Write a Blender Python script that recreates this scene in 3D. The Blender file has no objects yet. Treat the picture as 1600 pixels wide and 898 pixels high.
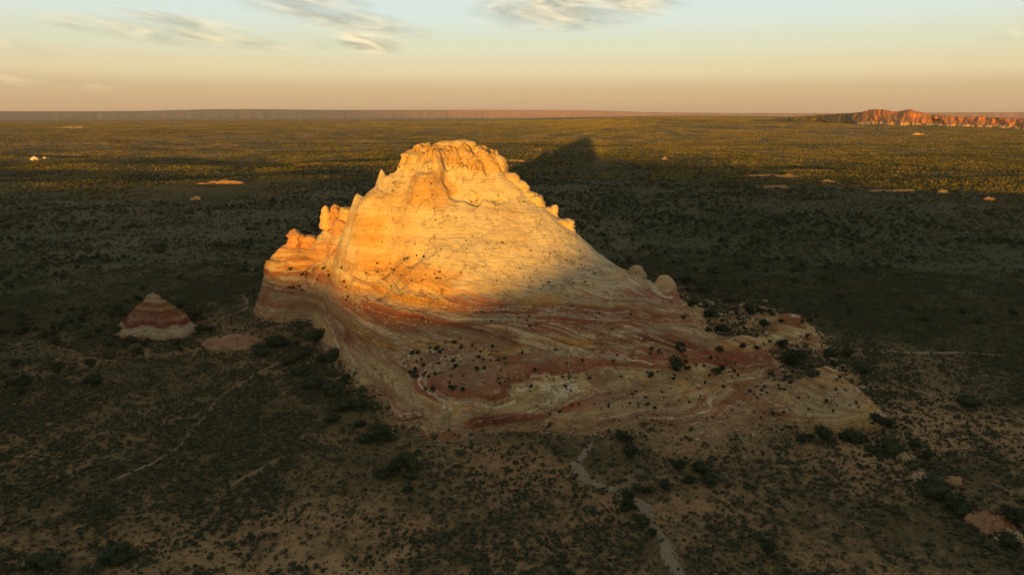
import bpy, math, random
import numpy as np
from mathutils import Vector, Euler

R = math.radians
scene = bpy.context.scene
COL = scene.collection
random.seed(7)
rng = np.random.default_rng(7)

# ------------------------------------------------------------------ camera
CAM_H, PITCH, FPX = 100.0, 14.07, 1081.0          # drone height, pitch, focal length in photo pixels
cam_d = bpy.data.cameras.new('camera')
cam = bpy.data.objects.new('camera', cam_d)
COL.objects.link(cam)
cam.location = (0, 0, CAM_H)
cam.rotation_euler = (R(90 - PITCH), 0, 0)
cam_d.sensor_fit = 'HORIZONTAL'
cam_d.sensor_width = 36.0
cam_d.lens = 36.0 * FPX / 1600.0
cam_d.clip_start = 1.0
cam_d.clip_end = 60000.0
scene.camera = cam

# ------------------------------------------------------------------ light
SUN_EL, SUN_HEAD = 1.72, 7.25                      # elevation; light travels SUN_HEAD degrees to the right of +Y
sun_d = bpy.data.lights.new('sun', 'SUN')
sun = bpy.data.objects.new('sun', sun_d)
COL.objects.link(sun)
sd = Vector((math.sin(R(SUN_HEAD)) * math.cos(R(SUN_EL)), math.cos(R(SUN_HEAD)) * math.cos(R(SUN_EL)), -math.sin(R(SUN_EL))))
sun.rotation_euler = sd.to_track_quat('-Z', 'Y').to_euler()
sun.location = (0, -300, 300)
sun_d.energy = 5.0
sun_d.angle = R(0.5)
sun_d.color = (1.0, 0.49, 0.045)

world = bpy.data.worlds.new('World')
scene.world = world
world.use_nodes = True
WN, WL = world.node_tree.nodes, world.node_tree.links
WN.clear()


def wn(t, **kw):
    n = WN.new(t)
    for k, v in kw.items():
        setattr(n, k, v)
    return n


def wmath(op, a, b=None, c=None, clamp=False):
    n = wn('ShaderNodeMath', operation=op, use_clamp=clamp)
    for i, v in enumerate((a, b, c)):
        if v is None:
            continue
        if isinstance(v, (int, float)):
            n.inputs[i].default_value = v
        else:
            WL.new(v, n.inputs[i])
    return n.outputs[0]


def wmix(f, a, b, blend='MIX'):
    n = wn('ShaderNodeMix', data_type='RGBA', blend_type=blend)
    for i, v in ((0, f), (6, a), (7, b)):
        if isinstance(v, (int, float)):
            n.inputs[i].default_value = v
        elif isinstance(v, tuple):
            n.inputs[i].default_value = v
        else:
            WL.new(v, n.inputs[i])
    return n.outputs[2]


sky = wn('ShaderNodeTexSky', sky_type='NISHITA', sun_disc=False)
sky.sun_elevation = R(SUN_EL)
sky.sun_rotation = R(180 + SUN_HEAD)
sky.altitude = 1700
sky.air_density = 1.0
sky.dust_density = 2.0
sky.ozone_density = 1.0
tc = wn('ShaderNodeTexCoord')
sep = wn('ShaderNodeSeparateXYZ')
WL.new(tc.outputs['Generated'], sep.inputs[0])
dx, dy, dz = sep.outputs
elev = wmath('MULTIPLY', wmath('ARCSINE', dz), 180 / math.pi)            # degrees above the horizon
azim = wmath('MULTIPLY', wmath('ARCTAN2', dx, dy), 180 / math.pi)        # degrees right of +Y
# dusk colours of the air: dusty peach at the horizon, straw, pale teal, deeper blue overhead
ramp = wn('ShaderNodeValToRGB')
WL.new(wmath('DIVIDE', wmath('ADD', elev, 2.0), 62.0, clamp=True), ramp.inputs[0])
cr = ramp.color_ramp
cr.interpolation = 'EASE'
SKY = [(-2.0, (.14, .10, .065)), (0.2, (.205, .145, .104)), (1.6, (.258, .193, .120)), (3.4, (.345, .29, .188)), (5.2, (.335, .335, .25)), (7.4, (.33, .37, .345)),
       (10.0, (.315, .378, .405)), (18, (.265, .283, .268)), (32, (.225, .23, .208)), (60, (.185, .186, .168))]
while len(cr.elements) < len(SKY):
    cr.elements.new(0.5)
for el, (e, c) in zip(cr.elements, SKY):
    el.position = (e + 2) / 62.0
    el.color = c + (1,)
# thin drifting clouds
comb = wn('ShaderNodeCombineXYZ')
WL.new(azim, comb.inputs[0])
WL.new(elev, comb.inputs[1])


def cloud_noise(sx, sy, skew, scale, detail, off):
    m = wn('ShaderNodeCombineXYZ')
    WL.new(wmath('MULTIPLY', azim, sx), m.inputs[0])
    WL.new(wmath('MULTIPLY', wmath('ADD', elev, wmath('MULTIPLY', azim, skew)), sy), m.inputs[1])
    m.inputs[2].default_value = off
    n = wn('ShaderNodeTexNoise')
    n.inputs['Scale'].default_value = scale
    n.inputs['Detail'].default_value = detail
    n.inputs['Roughness'].default_value = 0.56
    n.inputs['Distortion'].default_value = 0.7
    WL.new(m.outputs[0], n.inputs['Vector'])
    return n.outputs['Fac']


def blob(a0, e0, ra, re, skew):
    u = wmath('DIVIDE', wmath('SUBTRACT', azim, a0), ra)
    v = wmath('DIVIDE', wmath('ADD', wmath('SUBTRACT', elev, e0), wmath('MULTIPLY', wmath('SUBTRACT', azim, a0), skew)), re)
    d = wmath('ADD', wmath('MULTIPLY', u, u), wmath('MULTIPLY', v, v))
    return wmath('SUBTRACT', 1.0, d, clamp=True)


def pix_dir(px, py):
    u, a = (px - 800) / FPX, (py - 449) / FPX
    p = R(PITCH)
    x, y, z = u, math.cos(p) - a * math.sin(p), -math.sin(p) - a * math.cos(p)
    return math.degrees(math.atan2(x, y)), math.degrees(math.atan2(z, math.hypot(x, y)))


CLOUDS = [(215, 50, 135, 15, .11, .8), (355, 62, 115, 12, .10, .95), (290, 35, 110, 10, .12, .7), (520, 28, 165, 22, .14, .9), (575, 66, 60, 20, .10, 1.15), (470, -4, 130, 18, .05, .8),
          (905, 8, 190, 40, -.05, 1.35), (1000, -14, 140, 30, -.10, 1.1), (845, 22, 130, 22, .05, .9), (500, 70, 30, 10, .0, .5), (60, 128, 120, 9, .06, .45), (-300, 40, 260, 22, .08, .8), (1900, 20, 240, 26, -.06, .8)]
env = None
for px, py, w, h, sk, amp in CLOUDS:
    a0, e0 = pix_dir(px, py)
    b = wmath('MULTIPLY', blob(a0, e0, w * .0485, h * .0515, sk), amp)
    env = b if env is None else wmath('MAXIMUM', env, b)
cn = cloud_noise(.15, .42, .16, 1.3, 6, 3.1)
cmask = wmath('MULTIPLY', env, wmath('MULTIPLY', wmath('SUBTRACT', cn, .22), 3.2, clamp=True), clamp=True)
# high broken cloud over the rest of the sky
hi = wmath('MULTIPLY', wmath('MULTIPLY', wmath('SUBTRACT', elev, 11.0), .1, clamp=True), wmath('MULTIPLY', wmath('SUBTRACT', cloud_noise(.03, .06, .1, 1.6, 5, 9.0), .52), 3.0, clamp=True))
cmask = wmath('MAXIMUM', cmask, wmath('MULTIPLY', hi, .5))
cshade = wmath('MULTIPLY', wmath('SUBTRACT', cloud_noise(.15, .8, .16, 1.4, 5, 6.7), .41), 3.4, clamp=True)
ccol = wmix(cshade, (.175, .165, .125, 1), (.57, .455, .29, 1))
SKY_K = 0.10
grad = wmix(wmath('MULTIPLY', cmask, .82), ramp.outputs[0], ccol)
nish = wmix(1.0, sky.outputs[0], (SKY_K, SKY_K, SKY_K, 1), 'MULTIPLY')
bg = wn('ShaderNodeBackground')
WL.new(wmix(0.78, nish, grad), bg.inputs[0])
bg.inputs[1].default_value = 1.0
wo = wn('ShaderNodeOutputWorld')
WL.new(bg.outputs[0], wo.inputs[0])

vs = scene.view_settings
vs.view_transform = 'Standard'
vs.look = 'None'
vs.exposure = 1.25
vs.gamma = 1.0
vs.use_curve_mapping = False
scene.cycles.max_bounces = 5
scene.cycles.diffuse_bounces = 2
scene.cycles.volume_bounces = 0

# ------------------------------------------------------------------ numeric helpers
cp, sp = math.cos(R(PITCH)), math.sin(R(PITCH))


def from_pix(px, py, Y):
    """world point seen at a photo pixel when it lies Y metres ahead"""
    u, a = (px - 800) / FPX, (py - 449) / FPX
    t = Y / (cp - a * sp)
    return (u * t, Y, CAM_H - t * (sp + a * cp))


def on_ground(px, py, z=0.0):
    u, a = (px - 800) / FPX, (py - 449) / FPX
    t = (CAM_H - z) / (sp + a * cp)
    return (u * t, t * (cp - a * sp), z)


def to_pix(x, y, z):
    d = y * cp - (z - CAM_H) * sp
    v = y * sp + (z - CAM_H) * cp
    return 800 + FPX * x / d, 449 - FPX * v / d


def _h(ix, iy, iz, seed):
    n = (ix.astype(np.uint32) * np.uint32(374761393) + iy.astype(np.uint32) * np.uint32(668265263)
         + iz.astype(np.uint32) * np.uint32(2147483647 - 58) + np.uint32((seed * 974711 + 13) & 0xffffffff))
    n = (n ^ (n >> np.uint32(13))) * np.uint32(1274126177)
    n = (n ^ (n >> np.uint32(15))) * np.uint32(2246822519)
    n = n ^ (n >> np.uint32(13))
    return (n & np.uint32(0xffffff)).astype(np.float32) / np.float32(0xffffff)


def vn(x, y, z=0.0, seed=0):
    """smooth value noise in 0..1"""
    x = np.asarray(x, np.float64)
    y = np.asarray(y, np.float64) + np.zeros_like(x)
    z = np.asarray(z, np.float64) + np.zeros_like(x)
    fx, fy, fz = np.floor(x), np.floor(y), np.floor(z)
    ix, iy, iz = fx.astype(np.int64), fy.astype(np.int64), fz.astype(np.int64)
    x, y, z = (x - fx).astype(np.float32), (y - fy).astype(np.float32), (z - fz).astype(np.float32)
    x, y, z = [q * q * q * (q * (q * 6 - 15) + 10) for q in (x, y, z)]
    o = 0
    for a in (0, 1):
        wx = x if a else 1 - x
        for b in (0, 1):
            wy = y if b else 1 - y
            for c in (0, 1):
                wz = z if c else 1 - z
                o = o + _h(ix + a, iy + b, iz + c, seed) * wx * wy * wz
    return o


def fbm(x, y, z=0.0, octv=4, seed=0, gain=.5):
    """centred on 0, roughly -.5 .. .5"""
    s, a, t = 0, 1.0, 0.0
    for k in range(octv):
        f = 2.03 ** k
        s = s + a * (vn(np.asarray(x) * f + 17.3 * k, np.asarray(y) * f + 5.1 * k, np.asarray(z) * f, seed + k) - .5)
        t += a
        a *= gain
    return s / t


def sstep(a, b, x):
    t = np.clip((x - a) / (b - a), 0, 1)
    return t * t * (3 - 2 * t)


def interp(x, pts):
    p = np.array(pts, float)
    return np.interp(x, p[:, 0], p[:, 1])


def tag(o, label=None, cat=None, group=None, kind=None):
    if label:
        o['label'] = label
    if cat:
        o['category'] = cat
    if group:
        o['group'] = group
    if kind:
        o['kind'] = kind
    return o


def link(name, data, parent=None):
    o = bpy.data.objects.new(name, data)
    COL.objects.link(o)
    if parent is not None:
        o.parent = parent
    return o


def mesh_np(name, verts, faces, mat=None, smooth=True, cols=None):
    """verts (n,3) array, faces (m,3|4) array"""
    me = bpy.data.meshes.new(name)
    verts = np.asarray(verts, np.float32)
    faces = np.asarray(faces, np.int32)
    n, m = len(verts), len(faces)
    k = faces.shape[1]
    me.vertices.add(n)
    me.vertices.foreach_set('co', verts.ravel())
    me.loops.add(m * k)
    me.loops.foreach_set('vertex_index', faces.ravel())
    me.polygons.add(m)
    me.polygons.foreach_set('loop_start', np.arange(0, m * k, k, dtype=np.int32))
    me.polygons.foreach_set('loop_total', np.full(m, k, np.int32))
    if smooth:
        me.polygons.foreach_set('use_smooth', np.ones(m, bool))
    me.update(calc_edges=True)
    if cols is not None:
        at = me.attributes.new('albedo', 'FLOAT_COLOR', 'POINT')
        c4 = np.ones((n, 4), np.float32)
        c4[:, :3] = cols
        at.data.foreach_set('color', c4.ravel())
    if mat:
        me.materials.append(mat)
    return me


def grid_faces(nr, nc, wrap=False):
    i = np.arange(nr - 1)[:, None]
    j = np.arange(nc if wrap else nc - 1)[None, :]
    j2 = (j + 1) % nc
    return np.stack([i * nc + j, i * nc + j2, (i + 1) * nc + j2, (i + 1) * nc + j], -1).reshape(-1, 4)


# ------------------------------------------------------------------ materials
def mat_new(name, rough=.92):
    m = bpy.data.materials.new(name)
    m.use_nodes = True
    b = m.node_tree.nodes['Principled BSDF']
    b.inputs['Roughness'].default_value = rough
    b.inputs['Specular IOR Level'].default_value = .12
    return m, m.node_tree.nodes, m.node_tree.links, b


def n_noise(N, L, vec, scale, detail=5, rough=.6):
    n = N.new('ShaderNodeTexNoise')
    n.inputs['Scale'].default_value = scale
    n.inputs['Detail'].default_value = detail
    n.inputs['Roughness'].default_value = rough
    L.new(vec, n.inputs['Vector'])
    return n.outputs['Fac']


def n_map(N, L, v, a, b, c=0.0, d=1.0):
    n = N.new('ShaderNodeMapRange')
    n.inputs[1].default_value, n.inputs[2].default_value, n.inputs[3].default_value, n.inputs[4].default_value = a, b, c, d
    L.new(v, n.inputs[0])
    return n.outputs[0]


def n_mix(N, L, f, a, b, blend='MIX'):
    n = N.new('ShaderNodeMix')
    n.data_type = 'RGBA'
    n.blend_type = blend
    for i, v in ((0, f), (6, a), (7, b)):
        if isinstance(v, (int, float)):
            n.inputs[i].default_value = v
        elif isinstance(v, tuple):
            n.inputs[i].default_value = v if len(v) == 4 else v + (1,)
        else:
            L.new(v, n.inputs[i])
    return n.outputs[2]


def mat_rock():
    m, N, L, b = mat_new('weathered_sandstone')
    at = N.new('ShaderNodeAttribute')
    at.attribute_name = 'albedo'
    g = N.new('ShaderNodeNewGeometry')
    f1 = n_noise(N, L, g.outputs['Position'], 1.3, 6, .7)
    f2 = n_noise(N, L, g.outputs['Position'], .16, 4)
    sc = N.new('ShaderNodeVectorMath')
    sc.operation = 'MULTIPLY'
    sc.inputs[1].default_value = (.12, .12, 2.2)
    L.new(g.outputs['Position'], sc.inputs[0])
    f3 = n_noise(N, L, sc.outputs[0], 1.0, 4, .65)
    c = n_mix(N, L, n_map(N, L, f1, .3, .75, .0, .5), at.outputs['Color'], (.55, .5, .42), 'MULTIPLY')
    c = n_mix(N, L, n_map(N, L, f2, .4, .7, 0, .22), c, (.62, .52, .40), 'MULTIPLY')
    c = n_mix(N, L, n_map(N, L, f3, .5, .72, 0, .4), c, (.72, .52, .38), 'MULTIPLY')
    bed, bk = N.new('ShaderNodeAttribute'), N.new('ShaderNodeAttribute')
    bed.attribute_name, bk.attribute_name = 'bed', 'bedded'
    cb = N.new('ShaderNodeCombineXYZ')
    L.new(bed.outputs['Fac'], cb.inputs[0])
    lt = N.new('ShaderNodeMath')
    lt.operation = 'MULTIPLY'
    lt.inputs[1].default_value = 2.2
    L.new(f2, lt.inputs[0])
    L.new(lt.outputs[0], cb.inputs[1])
    l1 = n_noise(N, L, cb.outputs[0], 2.6, 5, .75)
    l2 = n_noise(N, L, cb.outputs[0], 1.1, 4, .7)

    def times(a):
        q = N.new('ShaderNodeMath')
        q.operation = 'MULTIPLY'
        L.new(a, q.inputs[0])
        L.new(bk.outputs['Fac'], q.inputs[1])
        return q.outputs[0]
    c = n_mix(N, L, times(n_map(N, L, l1, .54, .60, 0, .85)), c, (.52, .33, .22), 'MULTIPLY')
    c = n_mix(N, L, times(n_map(N, L, l2, .57, .63, 0, .75)), c, (.52, .44, .30))
    c = n_mix(N, L, times(n_map(N, L, l2, .42, .36, 0, .75)), c, (.185, .062, .034))
    wv = N.new('ShaderNodeVectorMath')
    wv.operation = 'MULTIPLY_ADD'
    wv.inputs[1].default_value = (.22, .22, .16)
    L.new(g.outputs['Position'], wv.inputs[0])
    nzv = N.new('ShaderNodeTexNoise')
    nzv.inputs['Scale'].default_value = .35
    nzv.inputs['Detail'].default_value = 4
    L.new(g.outputs['Position'], nzv.inputs['Vector'])
    L.new(nzv.outputs['Color'], wv.inputs[2])
    vor = N.new('ShaderNodeTexVoronoi')
    vor.feature = 'DISTANCE_TO_EDGE'
    vor.inputs['Scale'].default_value = 1.0
    L.new(wv.outputs[0], vor.inputs['Vector'])
    crk = N.new('ShaderNodeMath')
    crk.operation = 'MULTIPLY'
    L.new(n_map(N, L, vor.outputs['Distance'], .0, .055, 1, 0), crk.inputs[0])
    L.new(n_map(N, L, f2, .48, .62), crk.inputs[1])
    c = n_mix(N, L, n_map(N, L, crk.outputs[0], 0, 1, 0, .22), c, (.42, .30, .20), 'MULTIPLY')
    pit = n_noise(N, L, g.outputs['Position'], .75, 3, .5)
    c = n_mix(N, L, n_map(N, L, pit, .66, .72, 0, .45), c, (.45, .36, .26), 'MULTIPLY')
    L.new(c, b.inputs['Base Color'])
    bp = N.new('ShaderNodeBump')
    bp.inputs['Strength'].default_value = .9
    bp.inputs['Distance'].default_value = .5
    ad = N.new('ShaderNodeMath')
    ad.operation = 'ADD'
    L.new(f1, ad.inputs[0])
    L.new(f3, ad.inputs[1])
    ad2 = N.new('ShaderNodeMath')
    ad2.operation = 'MULTIPLY_ADD'
    ad2.inputs[1].default_value = -1.2
    L.new(crk.outputs[0], ad2.inputs[0])
    L.new(ad.outputs[0], ad2.inputs[2])
    ad3 = N.new('ShaderNodeMath')
    ad3.operation = 'MULTIPLY_ADD'
    ad3.inputs[1].default_value = .8
    L.new(l1, ad3.inputs[0])
    L.new(ad2.outputs[0], ad3.inputs[2])
    L.new(ad3.outputs[0], bp.inputs['Height'])
    L.new(bp.outputs[0], b.inputs['Normal'])
    return m


def mat_ground():
    m, N, L, b = mat_new('scrub_soil')
    g = N.new('ShaderNodeNewGeometry')
    P = g.outputs['Position']
    big = n_noise(N, L, P, .0042, 5, .6)
    mid = n_noise(N, L, P, .03, 5, .6)
    fine = n_noise(N, L, P, .35, 5, .65)
    tiny = n_noise(N, L, P, 2.2, 4, .7)
    soil = n_mix(N, L, n_map(N, L, mid, .38, .64), (.250, .150, .070), (.215, .145, .070))
    soil = n_mix(N, L, n_map(N, L, big, .52, .68, 0, .55), soil, (.26, .13, .055))
    grass = n_mix(N, L, n_map(N, L, tiny, .35, .65), (.045, .039, .017), (.105, .082, .035))
    k = N.new('ShaderNodeMath')
    k.operation = 'ADD'
    L.new(n_map(N, L, fine, .36, .62, -.5, .5), k.inputs[0])
    L.new(n_map(N, L, mid, .36, .64, -.1, 1.1), k.inputs[1])
    k2 = N.new('ShaderNodeMath')
    k2.operation = 'ADD'
    k2.use_clamp = True
    L.new(k.outputs[0], k2.inputs[0])
    L.new(n_map(N, L, big, .4, .62, .35, -.25), k2.inputs[1])
    c = n_mix(N, L, k2.outputs[0], soil, grass)
    c = n_mix(N, L, n_map(N, L, tiny, .3, .7, .0, .5), c, (.5, .45, .36), 'MULTIPLY')
    at = N.new('ShaderNodeAttribute')
    at.attribute_name = 'albedo'
    # albedo holds bare-sand patches (red channel = how bare) mapped from the terrain
    sx = N.new('ShaderNodeSeparateColor')
    L.new(at.outputs['Color'], sx.inputs[0])
    c = n_mix(N, L, sx.outputs[0], c, n_mix(N, L, n_map(N, L, fine, .3, .7), (.30, .185, .090), (.24, .155, .075)))
    c = n_mix(N, L, sx.outputs[1], c, n_mix(N, L, tiny, (.025, .028, .010), (.052, .051, .018)))  # green channel: dark cover, with shade painted over the mid plain
    L.new(c, b.inputs['Base Color'])
    bp = N.new('ShaderNodeBump')
    bp.inputs['Strength'].default_value = 1.0
    bp.inputs['Distance'].default_value = 1.3
    hs = N.new('ShaderNodeMath')
    hs.operation = 'MULTIPLY_ADD'
    hs.inputs[1].default_value = 5.0
    L.new(mid, hs.inputs[0])
    L.new(fine, hs.inputs[2])
    L.new(hs.outputs[0], bp.inputs['Height'])
    L.new(bp.outputs[0], b.inputs['Normal'])
    return m


def mat_path(name, lo, hi):
    m, N, L, b = mat_new(name)
    g = N.new('ShaderNodeNewGeometry')
    f = n_noise(N, L, g.outputs['Position'], .7, 5, .7)
    L.new(n_mix(N, L, n_map(N, L, f, .3, .7), lo, hi), b.inputs['Base Color'])
    return m


def mat_leaf(name, dark, light, scale=.8, alt=None):
    m, N, L, b = mat_new(name, .85)
    g = N.new('ShaderNodeNewGeometry')
    oi = N.new('ShaderNodeObjectInfo')
    f = n_noise(N, L, g.outputs['Position'], scale, 3)
    c = n_mix(N, L, n_map(N, L, f, .35, .65), dark, light)
    c = n_mix(N, L, n_map(N, L, oi.outputs['Random'], 0, 1, 0, .5), c, tuple(.6 * (a + q) * .7 for a, q in zip(dark, light)))
    if alt:
        wr = N.new('ShaderNodeTexWhiteNoise')
        wr.noise_dimensions = '1D'
        L.new(oi.outputs['Random'], wr.inputs['W'])
        c = n_mix(N, L, n_map(N, L, wr.outputs['Value'], .35, 1.0, 0, .85), c, alt)
    L.new(c, b.inputs['Base Color'])
    return m


def mat_plain(name, col, col2=None, scale=1.0):
    m, N, L, b = mat_new(name)
    g = N.new('ShaderNodeNewGeometry')
    f = n_noise(N, L, g.outputs['Position'], scale, 5, .65)
    L.new(n_mix(N, L, n_map(N, L, f, .3, .7), col, col2 or tuple(.7 * q for q in col)), b.inputs['Base Color'])
    return m


M_ROCK, M_GROUND = mat_rock(), mat_ground()
M_PATH, M_TRACK = mat_path('pale_trodden_sand', (.125, .095, .06), (.205, .16, .104)), mat_path('sandy_track', (.125, .085, .045), (.20, .145, .085))
M_JUN = mat_leaf('juniper_foliage', (.014, .021, .010), (.034, .044, .020), .8, (.040, .044, .018))
M_SAGE = mat_leaf('sagebrush_foliage', (.028, .036, .018), (.062, .068, .036), .8, (.115, .098, .052))
M_DRY = mat_leaf('dry_grass_foliage', (.085, .058, .022), (.13, .092, .036))
M_WOOD_SUNLIT = mat_leaf('sunlit_woodland_foliage', (.034, .041, .013), (.070, .074, .024), .03)  # juniper green lightened, sunlight painted into the far trees
M_SCRUB_SUNLIT = mat_leaf('sunlit_yellow_scrub_foliage', (.115, .092, .019), (.21, .165, .042), .05)  # yellow scrub, colour raised to paint in the sunlit gold
M_BARK = mat_plain('juniper_bark', (.07, .05, .035))
M_STUCCO = mat_plain('pale_stucco', (.50, .44, .36), (.40, .35, .28))
M_DOOR = mat_plain('dark_red_paint', (.16, .05, .03))
M_ROOFT = mat_plain('pale_roofing', (.42, .33, .26), (.34, .27, .21))

# ------------------------------------------------------------------ terrain height
PERP = (math.cos(R(SUN_HEAD)), -math.sin(R(SUN_HEAD)))
ALONG = (math.sin(R(SUN_HEAD)), math.cos(R(SUN_HEAD)))


def ground_z(x, y):
    x, y = np.asarray(x, float), np.asarray(y, float)
    r = np.hypot(x, y)
    az = np.degrees(np.arctan2(x, y))
    k = sstep(430, 1500, r) * (1 - .55 * sstep(2600, 5200, r))
    z = k * ((15 + 9 * sstep(150, -300, x)) * fbm(x / 520, y / 230, 0, 4, 11) + 20 * fbm(x / 1100, y / 900, 0, 2, 23))
    z = z + k * 17 * sstep(0, -380, x) * fbm(x / 300, y / 150, 0, 3, 19)
    z = z + 1.6 * sstep(120, 260, np.hypot(x - 5, (y - 300))) * fbm(x / 55, y / 55, 0, 3, 31)
    z = z - sstep(500, 1200, r) * 2.0
    # gently rising golden slope under the red cliffs on the right, and low swells on the left horizon
    z = z + 48 * np.exp(-((az - 13.5) / 9.5) ** 2) * sstep(2200, 6600, r)
    z = z + 20 * np.exp(-((az - 9) / 4.5) ** 2) * sstep(2750, 3700, r) * sstep(8000, 5000, r)  # rise added to catch more sun beside the shadow tip
    z = z + 55 * np.exp(-((az - 30) / 12.0) ** 2) * sstep(2600, 5600, r) * .5
    z = z + 14 * sstep(2500, 9000, r)
    return z


# ------------------------------------------------------------------ butte height
CTRL = []


def C(px, py, Y):
    CTRL.append(from_pix(px, py, Y))


def G(px, py, z=0.0):
    CTRL.append(on_ground(px, py, z))


for px, rows in {
    700: [(640, 206), (600, 218), (560, 236), (530, 250), (500, 258), (470, 266), (440, 274), (400, 285), (350, 300), (300, 315), (262, 325), (240, 329), (226, 337)],
    640: [(640, 213), (600, 226), (560, 242), (520, 262), (490, 271), (470, 275), (440, 284), (400, 293), (350, 306), (300, 319), (262, 328), (240, 332)],
    850: [(640, 212), (600, 224), (560, 240), (520, 254), (490, 263), (450, 274), (400, 288), (360, 302), (330, 314)],
    770: [(640, 209), (600, 220), (560, 237), (520, 252), (480, 262), (440, 273), (400, 285), (350, 301), (300, 316), (270, 325), (250, 332)],
    560: [(560, 262), (520, 274), (480, 286), (440, 298), (400, 308), (378, 312), (345, 316), (300, 330)],
    600: [(600, 236), (540, 258), (500, 272), (460, 286), (420, 299), (385, 306), (345, 312), (290, 326), (262, 333)],
    480: [(470, 331), (430, 342), (408, 351), (390, 358), (378, 362)],
    520: [(520, 292), (470, 309), (430, 324), (400, 336), (375, 346), (360, 353)],
    440: [(420, 350), (450, 346)],
    950: [(640, 213), (620, 221), (590, 232), (560, 244), (530, 253), (500, 262), (470, 273), (450, 281), (420, 296), (405, 305)],
    1000: [(600, 230), (560, 246), (520, 261), (480, 277), (450, 290), (432, 300)],
    1050: [(640, 213), (600, 229), (560, 249), (530, 260), (500, 270), (480, 280), (460, 291)],
    1100: [(600, 232), (560, 257), (535, 268), (515, 278)],
    1150: [(600, 240), (560, 257), (545, 264), (640, 217)],
    1220: [(590, 252), (560, 268), (520, 295), (640, 219)],
    1290: [(610, 222), (640, 212)], 1335: [(625, 226), (650, 215)], 1250: [(625, 221), (650, 213)],
    1300: [(570, 262)], 1270: [(652, 211.5)], 1310: [(654, 211.5)], 1340: [(648, 213)], 790: [(644, 210.5)], 740: [(648, 208.5)], 830: [(645, 211.5)],
}.items():
    for py, Y in rows:
        C(px, py, Y)
for px, py, Y in [(1165, 534, 267), (1140, 546, 263), (1195, 552, 262), (1236, 500, 312), (1262, 516, 303), (1290, 546, 283), (1318, 568, 268), (1342, 592, 248)]:
    C(px, py, Y)
for px, py, z in [(1215, 545, 1.6), (1190, 520, 1.2), (1250, 575, 1.5), (1130, 530, 2.0), (1120, 500, 2.5), (1170, 470, .6), (1280, 520, .2), (1330, 560, -.5)]:
    G(px, py, z)
# outline on the sky side
SIL = [(648, 240, 335), (625, 264, 334), (603, 292, 333), (574, 326, 331), (512, 352, 358), (470, 376, 361), (422, 405, 354),
       (757, 247, 333), (793, 278, 328), (824, 305, 324), (860, 331, 319), (896, 360, 315), (940, 398, 311), (985, 428, 306), (1060, 462, 294), (1105, 520, 279)]
for s in SIL:
    C(*s)
for x, y, z in [(-128, 355, 23), (-124, 349, 22), (-118, 345, 21), (-127, 364, 22)]:
    CTRL.append((x, y, z))
# foot on the ground
for px, py in [(700, 690), (740, 682), (770, 675), (850, 672), (900, 680), (950, 676), (1000, 674), (1050, 678), (1100, 686), (1150, 676), (1200, 664), (1240, 668), (1300, 673), (1350, 670),
               (650, 668), (600, 640), (565, 612), (535, 590), (515, 556)]:
    G(px, py, 0)
G(476, 500, 1)
G(425, 458, 4)
G(1362, 640, 0)
G(1345, 600, 0)
# far side and surroundings
for x, y, z in [(-30, 350, 84), (-16, 350, 81), (-42, 349, 79), (-62, 340, 52), (-70, 350, 40), (2, 345, 66), (14, 340, 56), (-30, 372, 62), (0, 366, 55), (-60, 372, 44), (25, 350, 38), (-30, 400, 38), (20, 385, 26), (-70, 395, 22), (-100, 385, 20), (-125, 375, 17),
                (60, 335, 20), (85, 312, 9), (45, 365, 12), (100, 345, 1.5), (120, 310, 2.5), (80, 400, .5), (-30, 430, 16), (30, 420, 8), (-90, 430, 6), (-140, 395, 2), (95, 290, 5), (112, 285, 4),
                (-30, 465, -3), (40, 460, -2), (-110, 460, -5), (-165, 400, -8), (-150, 355, -5), (-139, 356, -4), (-137, 344, -5), (-131, 331, -5), (-122, 314, -6), (-100, 275, -6), (-84, 240, -5), (-66, 212, -4), (-38, 184, -3.5), (0, 188, -3.5),
                (40, 188, -3.5), (80, 186, -4), (125, 190, -5), (152, 220, -6), (150, 260, -5), (165, 310, -6), (165, 360, -8), (140, 420, -8), (60, 490, -8), (-60, 490, -10), (-170, 460, -12), (170, 460, -12), (-160, 200, -14), (190, 190, -14)]:
    CTRL.append((x, y, z))
CT = np.array(CTRL)


def tps(d2):
    return .5 * d2 * np.log(d2 + 1e-9)


_n = len(CT)
A = np.zeros((_n + 3, _n + 3))
dd = ((CT[:, None, :2] - CT[None, :, :2]) ** 2).sum(-1) / 1e4
A[:_n, :_n] = tps(dd) + np.eye(_n) * 2e-4
A[:_n, _n] = 1
A[:_n, _n + 1:] = CT[:, :2] / 100
A[_n:, :_n] = A[:_n, _n:].T
W = np.linalg.solve(A, np.concatenate([CT[:, 2], np.zeros(3)]))


def rbf(x, y):
    out = np.full(x.shape, W[_n]) + W[_n + 1] * x / 100 + W[_n + 2] * y / 100
    for i in range(_n):
        out += W[i] * tps(((x - CT[i, 0]) ** 2 + (y - CT[i, 1]) ** 2) / 1e4)
    return out


GX0, GX1, GY0, GY1, GS = -156.0, 172.0, 184.0, 480.0, 0.42
gx = np.arange(GX0, GX1, GS)
gy = np.arange(GY0, GY1, GS)
cxs, cys = np.arange(GX0, GX1 + 3, 2.0), np.arange(GY0, GY1 + 3, 2.0)
coarse = rbf(*np.meshgrid(cxs, cys))


def bilin(F, x0, y0, s, x, y):
    fx, fy = (x - x0) / s, (y - y0) / s
    ix = np.clip(np.floor(fx).astype(int), 0, F.shape[1] - 2)
    iy = np.clip(np.floor(fy).astype(int), 0, F.shape[0] - 2)
    tx, ty = np.clip(fx - ix, 0, 1), np.clip(fy - iy, 0, 1)
    return (F[iy, ix] * (1 - tx) + F[iy, ix + 1] * tx) * (1 - ty) + (F[iy + 1, ix] * (1 - tx) + F[iy + 1, ix + 1] * tx) * ty


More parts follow.
